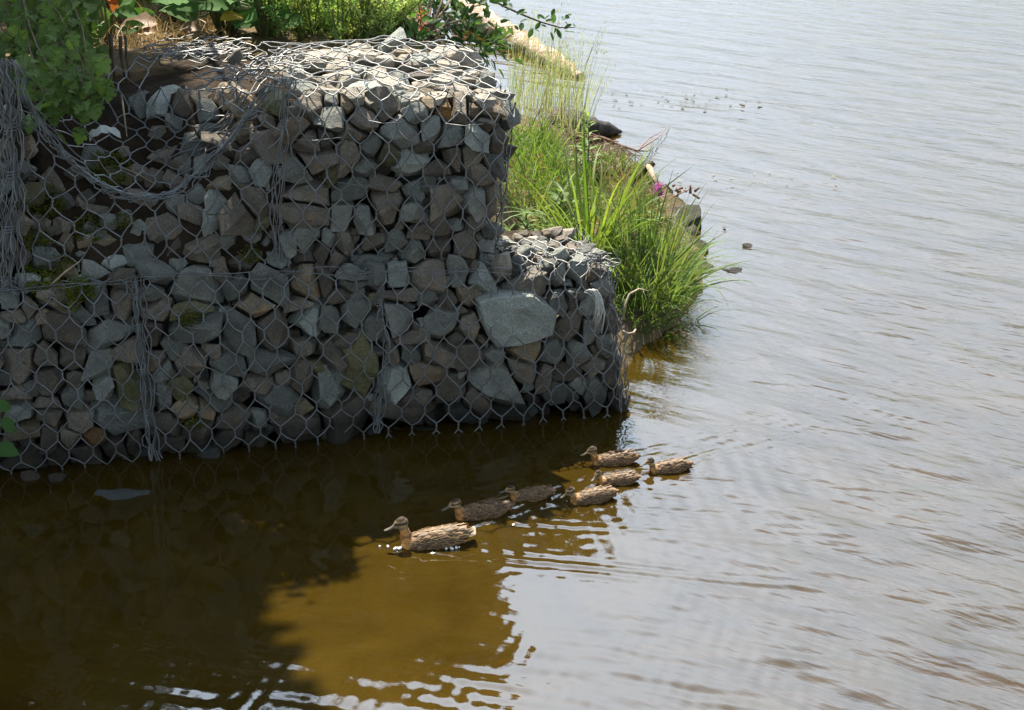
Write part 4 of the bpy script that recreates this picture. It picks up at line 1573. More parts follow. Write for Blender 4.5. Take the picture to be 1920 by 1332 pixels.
burdock('largest burdock, dark toothed leaves, at the top edge left of the feathery weeds', 425, 62, 26, 0.30, 0.20, 61)
burdock('burdock at the top edge right of the orange dead leaf', 330, 45, 20, 0.26, 0.17, 62)
burdock('low burdock with yellowing leaves beside the feathery weeds', 500, 66, 14, 0.2, 0.15, 63)
burdock('burdock at the top edge right behind the hanging brambles', 190, 30, 18, 0.28, 0.15, 64)
burdock('small burdock on the rim above the hanging mesh', 205, 85, 7, 0.10, 0.13, 65)
# dock stalk with an orange dead leaf, brown roots hanging
b = gpos(232, 62)
t = thing('dock_plant', 'dock with one bright orange dead leaf standing up at the rim', 'plant', b)
mb = MB(); mb.tube([b, b + V((0.01, 0, 0.12)), b + V((-0.02, 0, 0.25))], [0.012, 0.009, 0.006], 6)
build('stalk', mb, M['brownstem'], t, smooth=True)
for k, (dx, dz, s, m) in enumerate(((-0.06, 0.16, 0.13, 'orange'), (-0.02, 0.10, 0.11, 'orange'), (0.14, 0.05, 0.16, 'burdock'), (-0.16, 0.05, 0.18, 'burdock'), (0.05, 0.10, 0.15, 'burdock'), (0.2, 0.02, 0.15, 'yellow'))):
    d = V((dx * 3, -0.25, 0.9 if m == 'orange' else 0.25))
    put('leaf', random.choice(LM[m]), t, b + V((dx * 0.3, -0.02, dz)), leaf_rot(d, V((0, -1, 0.5))), s)
for k, (u, v, ln) in enumerate(((208, 92, 0.20), (226, 96, 0.14), (236, 98, 0.16))):
    p = hit_front(u, v)
    t = thing('hanging_root', ['thick brown root hanging down the earth face below the dock', 'short brown root beside the thick hanging root', 'thin forked brown root right of the two hanging roots'][k], 'root', p)
    mb = MB()
    mb.tube([p + V((0, 0.02, 0.06)), p + V((0.005, -0.02, -0.02)), p + V((0.012, -0.03, -ln * 0.6)), p + V((0.02, -0.025, -ln))], [0.011 - k * 0.002, 0.009 - k * 0.002, 0.006 - k * 0.001, 0.002], 7)
    build('root_stem', mb, M['bark'], t, smooth=True)
# curled dead leaves on the rim
for k, (u, v, s, lab) in enumerate(((300, 62, 0.17, 'long curled brown dead leaf arching over the rim of the bank'), (345, 72, 0.11, 'pale crumpled dead leaf beside the burdock'), (262, 78, 0.10, 'brown dead leaf lying by the dock'))):
    p = gpos(u, v + 8) + V((0, -0.05, 0.08))
    o = put('dead_leaf', LM['dead'][k % 2], None, p, leaf_rot(V((0.9 if k else -0.9, -0.3, 0.15)), V((0, -0.5, 1))), s)
    tag(o, lab, 'dead leaf')

# feathery mugwort
def mugwort(label, base, height, lean, seed, n=240, col=(1, 1, 1), spike=True, mat='mugwort', name='mugwort_plant', group='feathery yellow green weeds behind the wall', lsize=0.034):
    rg = random.Random(seed)
    t = thing(name, label, 'weed', base, group)
    mb = MB()
    fol = MB()
    stems = []
    for k in range(rg.choice((3, 4, 5))):
        d = (V((0, 0, 1)) + lean + rv(rg, 0.20)).normalized()
        p = base + V((rg.gauss(0, .03), rg.gauss(0, .03), 0))
        pts = [p.copy()]
        for i in range(7):
            d = (d + rv(rg, 0.06) + V((lean.x, lean.y, 0)) * 0.08).normalized()
            p = p + d * height * rg.uniform(0.85, 1.1) / 7
            pts.append(p.copy())
        mb.tube(pts, [0.0045 * (1 - i / 8) + 0.001 for i in range(len(pts))], 4)
        stems.append(pts)
    build('stem', mb, M['stem'], t, smooth=True)
    for _ in range(n):
        pts = rg.choice(stems)
        j = rg.random() ** 0.75 * (len(pts) - 1.01)
        i0 = int(j)
        p = pts[i0].lerp(pts[i0 + 1], j - i0)
        ax = (pts[i0 + 1] - pts[i0]).normalized()
        d = (rv(rg, 1.0) + ax * 0.7).normalized()
        L = lsize * rg.uniform(0.7, 1.6) * (1.2 - 0.5 * j / len(pts))
        sh = rg.uniform(0.75, 1.2)
        c = (col[0] * sh, col[1] * sh, col[2] * sh)
        fol.blade(p, d, rv(rg), L, L * 0.26, 0.3, 2, col=c)
        q = p + d * L * 0.5
        for _k in range(2):
            fol.blade(q, (d + rv(rg, 0.7)).normalized(), rv(rg), L * 0.6, L * 0.2, 0.2, 2, col=c)
    if spike:
        for pts in stems:
            for _ in range(46):
                j = len(pts) - 1.01 - rg.random() * 2.6
                i0 = int(j)
                p = pts[i0].lerp(pts[i0 + 1], j - i0) + rv(rg, 0.010)
                c = (1.9 * col[0], 1.7 * col[1], 1.9 * col[2])
                fol.blade(p, rv(rg) + V((0, 0, 0.6)), rv(rg), 0.014, 0.010, 0.0, 2, col=c)
    build('foliage', fol, M[mat], t, colors=True, kind='stuff')
rg = random.Random(70)
for k in range(40):
    u = 500 + 250 * ((k * 0.618) % 1.0)
    v = rg.uniform(8, 70) if k < 22 else rg.uniform(58, 80)
    b = gpos(u, v)
    b.z = ground_z(b.x, b.y) - 0.02
    mugwort('feathery yellow green weed growing behind the heaped top of the upper gabion', b, rg.uniform(0.28, 0.52), V((rg.gauss(0.10, 0.15), -0.10, 0)), 700 + k, 200, (rg.uniform(0.85, 1.25), rg.uniform(0.9, 1.15), rg.uniform(0.7, 1.1)))
for k in range(4):
    u = 690 + k * 22
    b = gpos(u - 40, 72)
    b.z = ground_z(b.x, b.y) - 0.02
    mugwort('pale flowering weed leaning right over the heaped stones', b, 0.40, V((0.75, -0.15, 0.1)), 740 + k, 130, (1.25, 1.15, 1.3), group='pale flowering weeds leaning right')

# dark shrub at the corner over the water
def shrub(label, base, blobs, n, seed, mats, smin, smax, group=None, stemmat='brownstem', name='shrub', up=V((0, -0.4, 1)), cat='shrub'):
    rg = random.Random(seed)
    t = thing(name, label, cat, base, group)
    mb = MB()
    for c, r, k in blobs:
        for _ in range(3):
            q = c + rv(rg, r * 0.35)
            mb.tube([base + rv(rg, 0.02), base.lerp(q, 0.55) + V((0, 0, 0.08)) + rv(rg, 0.02), q], [0.008, 0.005, 0.002], 5)
    build('stem', mb, M[stemmat], t, smooth=True)
    tot = sum(k for _, _, k in blobs)
    fol = MB()
    cnt = 0
    for c, r, k in blobs:
        for _ in range(int(n * k / tot)):
            p = c + V((rg.gauss(0, r * 0.55), rg.gauss(0, r * 0.5), rg.gauss(0, r * 0.45)))
            d = rv(rg, 0.8) + (p - c) * 2.0 / max(r, 0.05)
            if cnt < 290:
                put('leaf', rg.choice(mats), t, p, leaf_rot(d, up + rv(rg, 0.4)), rg.uniform(smin, smax))
            else:
                L = rg.uniform(smin, smax)
                fol.blade(p, d, rv(rg), L, L * 0.5, 0.3, 3)
            cnt += 1
    if fol.v:
        build('foliage', fol, M[mats[0].materials[0].name] if mats[0].materials[0].name in M else mats[0].materials[0], t, kind='stuff')
    return t
b = gpos(800, 70); b.z = ground_z(b.x, b.y)
shrub('dark green leafy shrub standing behind the right heap of the upper gabion', b, [(P3(770, 30, 8.6), 0.20, 3), (P3(830, 25, 8.8), 0.24, 4), (P3(760, 60, 8.2), 0.13, 2), (P3(870, 80, 8.6), 0.17, 3), (P3(905, 85, 8.8), 0.12, 2), (P3(790, -20, 8.9), 0.25, 2), (P3(850, -20, 9.0), 0.2, 2), (P3(720, 15, 8.7), 0.16, 2)], 900, 80, LM['shrub'], 0.045, 0.085)
b = gpos(770, 82); b.z = ground_z(b.x, b.y)
shrub('brighter green nettle-like plant between the two heaps of the upper gabion', b, [(P3(750, 40, 8.1), 0.10, 2), (P3(745, 62, 8.0), 0.09, 2), (P3(770, 75, 7.9), 0.06, 1)], 90, 81, [leaf_mesh('oval', 'burdock', 2)], 0.05, 0.09, name='nettle_plant', cat='plant')
# orange willowherb tip
b = gpos(790, 84); b.z = ground_z(b.x, b.y)
t = thing('willowherb_plant', 'small orange-leaved willowherb sprig behind the right heap', 'plant', b)
mb = MB(); mb.tube([b, b + V((0, 0, 0.16))], [0.004, 0.002], 4); build('stem', mb, M['brownstem'], t)
for k in range(12):
    a = k * 2.4
    put('leaf', leaf_mesh('lance', 'orangeleaf', k) if k < 2 else bpy.data.meshes[t.children[1].data.name], t, b + V((0, 0, 0.05 + 0.01 * k)), leaf_rot(V((math.cos(a), math.sin(a), 0.9)), V((0, 0, 1))), 0.05)

# branch reaching out over the water at the top
b0 = P3(880, -60, 9.6)
t = thing('overhanging_branch', 'thin dark leafy branch reaching out over the water at the top edge', 'branch', b0)
path = [b0, P3(905, -10, 9.5), P3(945, 12, 9.4), P3(980, 28, 9.3), P3(1015, 42, 9.25), P3(1050, 52, 9.2), P3(1078, 52, 9.2)]
mb = MB(); mb.tube(path, [0.009, 0.008, 0.007, 0.006, 0.005, 0.004, 0.002], 6)
build('twig', mb, M['darkwood'], t, smooth=True)
rg = random.Random(84)
for k, (u, v) in enumerate(((925, 8), (950, 10), (953, 2), (958, 14), (962, 48), (945, 52), (975, 46), (985, 22), (1010, 32), (1012, 44), (1040, 24), (1035, 32), (1060, 30), (1056, 38), (1068, 30), (1042, 58), (1062, 56), (1072, 48), (1020, 40), (1000, 52), (920, 40), (910, 24), (1036, 62))):
    for m in range(2):
        put('leaf', rg.choice(LM['shrub']), t, P3(u + rg.gauss(0, 3), v + rg.gauss(0, 3), 9.25 + rg.gauss(0, 0.05)), leaf_rot(rv(rg) + V((0.3, 0, -0.1)), V((0, -0.5, 1)) + rv(rg, 0.4)), rg.uniform(0.035, 0.06))

M['drift'] = leaf_mat('washed_up_straw', (0.22, 0.16, 0.09), (0.12, 0.09, 0.055), 0.2, attr=True, tint=(1.1, 1.0, 0.7))
# reeds and pale grasses standing in the shallows and on the slope
def grass_patch(name, label, cat, area, n, hmin, hmax, wid, seed, mat, spread=0.35, col=(1, 1, 1), kind='stuff', bend=0.5, ground=True, group=None, head=0.0, lean=V((0, 0, 0))):
    rg = random.Random(seed)
    mb = MB()
    c0 = None
    for _ in range(n):
        p = area(rg)
        if ground:
            p.z = max(ground_z(p.x, p.y), -0.15)
        if c0 is None:
            c0 = p.copy()
        d = V((rg.gauss(0, spread), rg.gauss(0, spread), 1)) + lean
        sh = rg.uniform(0.7, 1.25)
        yl = rg.uniform(0.85, 1.2)
        L = rg.uniform(hmin, hmax)
        mb.blade(p, d, rv(rg) * V((1, 1, 0.1)), L, wid * rg.uniform(0.7, 1.3), bend * rg.uniform(0.4, 1.6), 4, col=(col[0] * sh * yl, col[1] * sh, col[2] * sh))
        if rg.random() < head:
            tip = V(mb.v[-1])
            for _k in range(9):
                q = tip - d.normalized() * rg.random() * L * 0.25 + rv(rg, 0.012)
                mb.blade(q, d + rv(rg, 0.5), rv(rg), 0.03, 0.007, 0.1, 2, col=(1.4, 1.35, 1.3))
    o = build(name, mb, M[mat], None, colors=True, kind=kind, loc=c0)
    tag(o, label, cat, group)
    return o
def quad_area(pts):
    ws = [gpos(u, v) for u, v in pts]
    def f(rg):
        a, b = rg.random(), rg.random()
        return ws[0].lerp(ws[1], a).lerp(ws[3].lerp(ws[2], a), b)
    return f
def zarea(pts, z=0.0):
    ws = [px(u, v, z) for u, v in pts]
    def f(rg):
        a, b = rg.random(), rg.random()
        return ws[0].lerp(ws[1], a).lerp(ws[3].lerp(ws[2], a), b)
    return f
grass_patch('reed_grass', 'thin pale reeds standing in the shallow water behind the upper corner', 'reeds', zarea([(950, 190), (1110, 190), (1090, 330), (955, 330)]), 300, 0.30, 0.85, 0.007, 91, 'reed', 0.13, bend=0.35, head=0.5, lean=V((0.08, 0, 0)))
grass_patch('meadow_grass', 'dense bright green grass on the slope right behind the upper gabion', 'grass', zarea([(945, 275), (1040, 300), (1085, 400), (955, 440)], 0.15), 1000, 0.08, 0.28, 0.009, 92, 'weed', 0.5, (1.15, 1.2, 1.0), bend=0.9, lean=V((0.1, -0.1, 0)))
grass_patch('low_weeds', 'short mixed weeds covering the waterside slope behind the sedge', 'weeds', zarea([(1000, 345), (1215, 350), (1270, 430), (1010, 470)], 0.15), 1300, 0.05, 0.20, 0.012, 93, 'weed', 0.7, (1.0, 0.95, 0.9), bend=0.9)
grass_patch('dry_grass', 'dry straw coloured grass tangled under the sedge blades', 'dry grass', zarea([(1090, 360), (1230, 390), (1260, 470), (1110, 500)], 0.15), 500, 0.08, 0.28, 0.006, 94, 'drystraw', 0.7, bend=1.0)
grass_patch('drift_litter', 'brown straw and rotting stems washed up along the shore under the driftwood', 'litter', zarea([(985, 235), (1120, 255), (1300, 460), (1150, 440)], 0.12), 2600, 0.03, 0.13, 0.008, 97, 'drift', 2.2, bend=0.5)
grass_patch('ground_cover', 'mixed low green ground cover over the top of the bank', 'ground cover', quad_area([(150, 0), (930, 2), (880, 78), (150, 84)]), 4200, 0.04, 0.20, 0.014, 95, 'weed', 0.8, (1.0, 1.0, 0.8), bend=0.9)
grass_patch('dry_thatch', 'dry straw and dead stems on the sunlit rim behind the slumped gabion', 'dry grass', quad_area([(160, 25), (420, 40), (430, 92), (170, 100)]), 800, 0.05, 0.22, 0.008, 96, 'drystraw', 1.0, bend=0.6)

# sedge tussocks: every long blade is its own part, the short undergrowth is one part
def sedge(label, base, n, hmin, hmax, spread, seed, lean=V((0, 0, 0)), wid=0.013, extra=260, col=(1, 1, 1)):
    rg = random.Random(seed)
    t = thing('sedge_tussock', label, 'sedge', base, 'sedge tussocks at the water')
    meshes = []
    for k in range(9):
        mb = MB()
        mb.blade(V((0, 0, 0)), V((0, 0.18 + 0.07 * k, 1)), V((1, 0, 0)), 1.0, 0.05, 0.10 + 0.19 * k, 8, col=(rg.uniform(0.8, 1.2) * col[0], rg.uniform(0.85, 1.15) * col[1], rg.uniform(0.6, 1.0) * col[2]))
        meshes.append(mb.mesh('blade', M['sedge'], True, True))
    for k in range(n):
        q = spread * math.sqrt(rg.random())
        a = rg.random() * 2 * PI
        p = base + V((q * math.cos(a), q * math.sin(a), 0))
        p.z = max(-0.05, ground_z(p.x, p.y))
        yaw = math.atan2(-(math.cos(a) + lean.x), math.sin(a) + lean.y) + rg.gauss(0, 0.5)
        L = rg.uniform(hmin, hmax)
        o = put('blade', rg.choice(meshes), t, p, Quaternion((0, 0, 1), yaw) @ Quaternion((0, 1, 0), rg.gauss(0, 0.3)), (L * wid / 0.013 * 0.55, L, L))
    mb = MB()
    for k in range(extra):
        q = spread * 1.35 * math.sqrt(rg.random())
        a = rg.random() * 2 * PI
        p = base + V((q * math.cos(a), q * math.sin(a), 0))
        p.z = max(-0.05, ground_z(p.x, p.y))
        sh = rg.uniform(0.6, 1.15)
        mb.blade(p, V((math.cos(a) * 0.5 + lean.x * 0.6, math.sin(a) * 0.5 + lean.y * 0.6, 1)) + rv(rg, 0.25), rv(rg), rg.uniform(0.5, 0.9) * hmin, 0.009, 0.9, 4, col=(col[0] * sh, col[1] * sh, col[2] * sh * 0.9))
    build('undergrowth', mb, M['sedge'], t, colors=True, kind='stuff')
def gp(u, v):
    p = gpos(u, v); p.z = max(0, ground_z(p.x, p.y)); return p
sedge('large arching sedge tussock hanging over the water beside the lower gabion', gp(1215, 545), 130, 0.32, 0.62, 0.17, 101, V((0.25, -0.3, 0)))
sedge('tall upright sedge just behind the end of the lower gabion', gp(1105, 470), 60, 0.42, 0.80, 0.13, 102, V((0.0, 0.0, 0)), wid=0.013, extra=160, col=(1.05, 1.0, 0.9))
sedge('low sedge tussock trailing in the water at the foot of the end face', gp(1195, 590), 44, 0.16, 0.36, 0.11, 103, V((0.15, -0.4, 0)), wid=0.010, extra=180, col=(0.9, 0.95, 0.9))
sedge('sedge spreading right towards the bank rocks', gp(1245, 480), 60, 0.24, 0.46, 0.14, 104, V((0.5, -0.1, 0)), extra=240)
sedge('broad-bladed sedge by the foot of the upper gabion', gp(1010, 420), 30, 0.25, 0.50, 0.12, 105, V((0.1, 0, 0)), wid=0.016, extra=80)
sedge('small sedge tuft at the right of the tall upright sedge', gp(1160, 400), 40, 0.22, 0.40, 0.12, 106, V((0.2, 0, 0)), extra=140, col=(1.15, 1.05, 0.9))

# young leafy herbs
def herb(label, u, v, h, seed, n=22, yc=None, mats='herb', size=0.085):
    rg = random.Random(seed)
    b = gp(u, v)
    t = thing('young_herb', label, 'plant', b, 'young leafy herbs by the wall')
    mb = MB()
    mb.tube([b - V((0, 0, 0.05)), b + V((0.01, 0, h * .5)), b + V((0, -0.01, h))], [0.005, 0.004, 0.002], 5)
    build('stem', mb, M['stem'], t, smooth=True)
    for k in range(n):
        f = (k + 1) / n
        a = k * 2.4 + seed
        d = V((math.cos(a), math.sin(a), 0.25 + 0.9 * f * f))
        put('leaf', rg.choice(LM[mats]), t, b + V((0, 0, h * f)), leaf_rot(d, V((0, 0, 1))), size * (1.15 - 0.5 * f) * rg.uniform(0.8, 1.2))
herb('young bright herb behind the upper gabion, left of the pair', 985, 450, 0.14, 111, 26)
herb('young herb with an upright pale shoot, right of the pair', 1022, 450, 0.16, 112, 22)
herb('young herb at the back rim of the lower gabion', 1078, 462, 0.13, 113, 16)
herb('yellow tipped willowherb rising in front of the dark driftwood', 1100, 330, 0.36, 114, 34, size=0.10)
herb('small herb in the corner between the upper and lower gabion', 955, 462, 0.09, 115, 12)
herb('broad-leaved herb amid the fallen brown leaves', 1052, 400, 0.13, 116, 14, mats='herbs', size=0.10)

M['litter'] = leaf_mat('withered_leaf', (0.34, 0.19, 0.075), (0.22, 0.12, 0.06), 0.25, tint=(1.1, 0.9, 0.6))
# fallen brown leaves on the slope
rg = random.Random(120)
ml = [leaf_mesh('oval', 'orangeleaf', 31), leaf_mesh('oval', 'deadleaf', 32)]
mb = MB()
for k in range(150):
    p = gp(rg.uniform(955, 1060), rg.uniform(310, 400)) + V((0, 0, rg.uniform(0.02, 0.10)))
    mb.blade(p, rv(rg) + V((0, 0, .3)), rv(rg), rg.uniform(0.02, 0.04), 0.022, 0.3, 3)
o = build('leaf_litter', mb, M['litter'], None, kind='stuff', loc=gp(1000, 360))
tag(o, 'orange brown withered leaves scattered among the grass behind the upper gabion', 'leaf litter')

# pink loosestrife
b = gp(1220, 440)
t = thing('loosestrife_plant', 'single pink flower spike above the sedge at the shore', 'flower', b)
top = pxy(1236, 356, b.y + 0.05)
mb = MB(); mb.tube([b, b.lerp(top, 0.6) + V((0.02, 0, 0)), top], [0.005, 0.004, 0.002], 5); build('stem', mb, M['stem'], t, smooth=True)
mb = MB()
rg = random.Random(130)
for k in range(150):
    p = top + V((rg.gauss(0, 0.017), rg.gauss(0, 0.014), rg.uniform(-0.03, 0.03)))
    mb.blade(p, rv(rg), rv(rg), 0.022, 0.012, 0.2, 2)
build('flower_head', mb, M['pink'], t, kind='stuff')
for k in range(6):
    put('leaf', LM['herb'][0], t, b.lerp(top, 0.3 + 0.1 * k), leaf_rot(V((math.cos(k * 2.2), math.sin(k * 2.2), 0.5)), UP), 0.07)

# ------------------------------------------------------------------ wood and rocks
def lumpy_log(name, label, cat, path, radii, mat, seed, sides=12, rough=0.12, group=None, grain=1.0):
    rg = random.Random(seed)
    mb = MB()
    pts, rr = [], []
    m = 30
    L = len(path) - 1
    for i in range(m + 1):
        f = i / m * L
        i0 = min(int(f), L - 1)
        pts.append(path[i0].lerp(path[i0 + 1], f - i0))
        rr.append(lerp(radii[i0], radii[i0 + 1], f - i0))
    mb.tube(pts, rr, sides)
    for i, (x, y, z) in enumerate(mb.v):
        n_ = noise.noise(V((x * 9, y * 9, z * 9)) + V((seed, 0, 0))) * rough + noise.noise(V((x * 30, y * 30, z * 30))) * rough * 0.4
        c = pts[min(i // sides, m)]
        d = V((x, y, z)) - c
        q = c + d * (1 + n_ * 2)
        mb.v[i] = tuple(q)
    o = build(name, mb, M[mat], None, smooth=True, loc=pts[0])
    return tag(o, label, cat, group)
A, B = px(1090, 147), px(868, 38)
lumpy_log('log', 'long sun-bleached log lying out into the water behind the upper corner', 'log', [A + V((0, 0, 0.0)), A.lerp(B, 0.15) + V((0, 0, .03)), A.lerp(B, 0.6) + V((0, 0, 0.07)), B + V((0, 0, 0.12))], [0.04, 0.075, 0.095, 0.11], 'log', 141, 18, 0.20)
A, B = px(1165, 250), px(1030, 240, 0.12)
lumpy_log('driftwood', 'dark pointed slab of wet driftwood jutting over the water', 'driftwood', [A + V((0, 0, 0.01)), A.lerp(B, 0.3) + V((0, 0, 0.03)), A.lerp(B, 0.7) + V((0, 0, 0.04)), B + V((0, 0.1, 0.03))], [0.012, 0.085, 0.15, 0.17], 'darkwood', 142, 10, 0.16).scale = (1, 1, 0.8)
lumpy_log('wood_stub', 'short black stub of wood just below the dark driftwood', 'wood stub', [px(1095, 282), px(1123, 275, 0.05)], [0.07, 0.045], 'darkwood', 143, 9, 0.15)
t = thing('dead_branch', 'forked dead branch with a pale barkless stub rising over the sedge', 'dead branch', gp(1180, 350))
y0 = gp(1180, 350).y
mb = MB(); mb.tube([pxy(1175, 352, y0), pxy(1198, 332, y0 - .05), pxy(1220, 310, y0 - 0.1), pxy(1226, 305, y0 - .1)], [0.011, 0.014, 0.02, 0.016], 8); build('limb', mb, M['bark'], t, smooth=True)
mb = MB(); mb.tube([pxy(1217, 312, y0 - .1), pxy(1224, 330, y0 - .2), pxy(1233, 352, y0 - .3)], [0.019, 0.015, 0.010], 8); build('bare_stub', mb, M['drytwig'], t, smooth=True)
# twigs fanning out over the water
rg = random.Random(150)
twigs = thing('twig_pile', 'fan of bare reddish twigs lying over the water under the driftwood', 'twigs', px(1075, 285, 0.05))
for k in range(24):
    a = px(1070 + rg.uniform(-5, 30), 285 + rg.gauss(6, 7), 0.14 + rg.random() * 0.08)
    b = px(rg.uniform(1140, 1215), 288 + rg.gauss(10, 9), 0.10 + 0.08 * rg.random())
    if k < 3:
        b = px(1255 - k * 14, 235 + k * 12, 0.02)
        m_ = px(1195, 283, 0.1)
    else:
        m_ = a.lerp(b, 0.5) + V((0, 0, rg.gauss(0.04, 0.02)))
    for q in (a, m_, b):
        q.z = max(q.z, ground_z(q.x, q.y) + 0.05)
    mb = MB()
    mb.tube([a, a.lerp(m_, 0.6) + rv(rg, 0.01), m_, m_.lerp(b, 0.5) + rv(rg, 0.02), b], [0.008, 0.007, 0.006, 0.004, 0.002], 5)
    build('twig', mb, M['twig'], twigs, smooth=True)
t = thing('floating_twig', 'thin twig with withered seed heads pointing right over the water, by the pink flower', 'twig', px(1240, 375, 0.05))
mb = MB(); mb.tube([px(1225, 385, .06), px(1265, 368, .08), px(1300, 352, .08)], [0.006, 0.005, 0.002], 5)
for k in range(14):
    p = px(rg.uniform(1255, 1302), rg.gauss(357, 5), 0.08)
    mb.tube([p, p + rv(rg, 0.02)], [0.010, 0.006], 5)
build('stem', mb, M['twig'], t, smooth=True)

def rock(name, label, cat, p, dims, mat, seed, group=None, rotz=0.0):
    st = Stone()
    rg = random.Random(seed)
    st.c = p
    st.ax = (V((math.cos(rotz), math.sin(rotz), 0)), V((-math.sin(rotz), math.cos(rotz), 0)), V((0, 0, 1)))
    st.r = tuple(x / 2 for x in dims)
    st.k = mat
    st.front = V((0.1, -0.3, 1)).normalized()
    st.pri = 1
    random.seed(seed)
    me = stone_mesh(st, [])
    if me:
        o = put(name, me, None, p)
        return tag(o, label, cat, group)
rock('bank_rock', 'reddish flat-topped rock at the shore with twigs lying on it', 'rock', px(1268, 418, 0.03), (0.24, 0.20, 0.12), 'rockwet', 161, 'rocks along the shore')
rock('bank_rock', 'dark wet rock between the reddish rock and the overhanging blades', 'rock', px(1282, 438, 0.0), (0.16, 0.15, 0.09), 'b', 162, 'rocks along the shore')
rock('bank_rock', 'rounded brown rock at the waterline farthest right on the shore', 'rock', px(1298, 470, 0.0), (0.19, 0.16, 0.13), 'rockwet', 163, 'rocks along the shore')
rock('bank_rock', 'low wet rock half under water below the rounded brown one', 'rock', px(1312, 508, -0.01), (0.16, 0.12, 0.08), 'b', 164, 'rocks along the shore')
rock('bank_rock', 'small reddish rock behind the pink flower', 'rock', px(1250, 396, 0.02), (0.14, 0.12, 0.10), 'rockwet', 165, 'rocks along the shore')
rock('sunken_stone', 'bluish flat stone lying at the surface of the dark water, left of the ducks', 'stone', px(226, 940, -0.028), (0.19, 0.15, 0.09), 'p', 166)
rock('sunken_stone', 'left of two small yellowish stones in the water at the wall foot', 'stone', px(58, 900, -0.008), (0.075, 0.07, 0.07), 't', 167, 'yellowish stones under water')
rock('sunken_stone', 'right of two small yellowish stones in the water at the wall foot', 'stone', px(106, 901, -0.008), (0.075, 0.07, 0.07), 't', 168, 'yellowish stones under water')
rock('water_stone', 'small grey stone showing above the water at the foot of the left lacing', 'stone', px(392, 852, 0.0), (0.10, 0.09, 0.10), 'g', 169)
rock('water_stone', 'pale tip of a stone just breaking the water right of the shore rocks', 'stone', px(1404, 463, -0.012), (0.075, 0.07, 0.05), 'rockwet', 170, 'stones breaking the water surface')
rock('water_stone', 'flat brown stone breaking the water nearest the overhanging sedge blades', 'stone', px(1376, 512, -0.012), (0.11, 0.08, 0.05), 'rockwet', 171, 'stones breaking the water surface')
# floating bits
rg = random.Random(180)
def bit(p, L, mat, seed, name='floating_leaf'):
    mb = MB()
    rg = random.Random(seed)
    n_ = 7
    c = mb.vert((0, 0, 0.003))
    r = [mb.vert((L * math.cos(i / n_ * 2 * PI) * rg.uniform(.6, 1), L * .55 * math.sin(i / n_ * 2 * PI) * rg.uniform(.6, 1), 0.002 + 0.003 * rg.random())) for i in range(n_)]
    for i in range(n_):
        mb.face(c, r[i], r[(i + 1) % n_])
    o = put(name, mb.mesh(name, M[mat]), None, p)
    o.rotation_euler = (0, 0, rg.random() * 3)
    return o
tag(bit(px(1358, 428, 0.006), 0.028, 'debris', 1), 'single black speck of debris floating right of the shore rocks', 'debris')
for k in range(46):
    o = bit(px(rg.uniform(1130, 1440), 182 + rg.gauss(0, 11) + rg.random() * 12, 0.004), rg.uniform(0.010, 0.034), 'debris', 10 + k)
    tag(o, 'dark scrap of leaf floating in the band beyond the driftwood', 'floating scrap', 'dark scraps floating beyond the driftwood')
for k in range(34):
    o = bit(px(rg.uniform(1265, 1600), 338 + rg.gauss(0, 8), 0.004), rg.uniform(0.006, 0.018), 'paledebris', 80 + k)
    tag(o, 'pale yellowish scrap of weed floating right of the pink flower', 'floating scrap', 'pale scraps floating right of the pink flower')

# white rag of plastic on the soil, cord, straws
p = hit_front(200, 250)
mb = MB()
for i in range(8):
    f = i / 7
    q = p + V((lerp(-0.07, 0.06, f), -0.025 - 0.01 * math.sin(f * 5), 0.035 * math.sin(f * 3.0) - 0.01))
    mb.vert(q + V((0, 0, 0.016 + 0.006 * math.sin(i * 2.3)))); mb.vert(q + V((0.005, -0.012, -0.012 - 0.004 * math.cos(i * 3))))
for i in range(7):
    mb.face(2 * i, 2 * i + 1, 2 * i + 3, 2 * i + 2)
o = build('plastic_scrap', mb, M['plastic'], None, loc=p); tag(o, 'torn scrap of white plastic on the soil behind the sagging netting', 'plastic scrap')
o.modifiers.new('thick', 'SOLIDIFY').thickness = 0.003
mb = MB()
rg = random.Random(190)
p = wall_px(1108, 545, -0.045)
for k in range(9):
    ph = rg.random() * 30
    q = p + V((rg.gauss(0, .005), 0, rg.gauss(0, .004)))
    L = rg.uniform(0.10, 0.20)
    mb.tube([q, q + V((0.018, -0.012, 0.0)), q + V((0.034 + rg.gauss(0, .004), -0.016, -0.02)), q + V((0.040 + rg.gauss(0, .008), -0.016, -L * 0.5)), q + V((0.030 + rg.gauss(0, .014), -0.012, -L))], 0.0034, 4)
mb.tube([p, p + V((-0.02, -0.01, 0.004)), p + V((-0.03, -0.01, -0.006)), p + V((-0.015, -0.012, -0.008))], 0.003, 4)
o = build('cord_tuft', mb, M['cord'], None, smooth=True, loc=p); tag(o, 'frayed tuft of white cord tied to the netting of the right end gabion', 'cord')
for k, (u0, v0, u1, v1, lab) in enumerate(((95, 535, 150, 490, 'pale dry stem leaning across the left end of the tier joint'), (222, 308, 292, 342, 'short straight dry stick on the soil inside the sagging netting'), (228, 175, 238, 250, 'thin upright dry stem against the soil under the bramble'))):
    A, B = wall_px(u0, v0, 0.03), wall_px(u1, v1, 0.06)
    if k == 1:
        A, B = hit_front(u0, v0) + NF * 0.03, hit_front(u1, v1) + NF * 0.03
    if k == 2:
        A, B = hit_front(u0, v0) + NF * 0.03, hit_front(u1, v1) + NF * 0.05
    mb = MB(); mb.tube([A, A.lerp(B, 0.5) + V((0, 0, 0.006)), B], [0.005, 0.004, 0.0025], 5)
    o = build('dry_stem', mb, M['drytwig'], None, smooth=True, loc=A); tag(o, lab, 'dry stem')
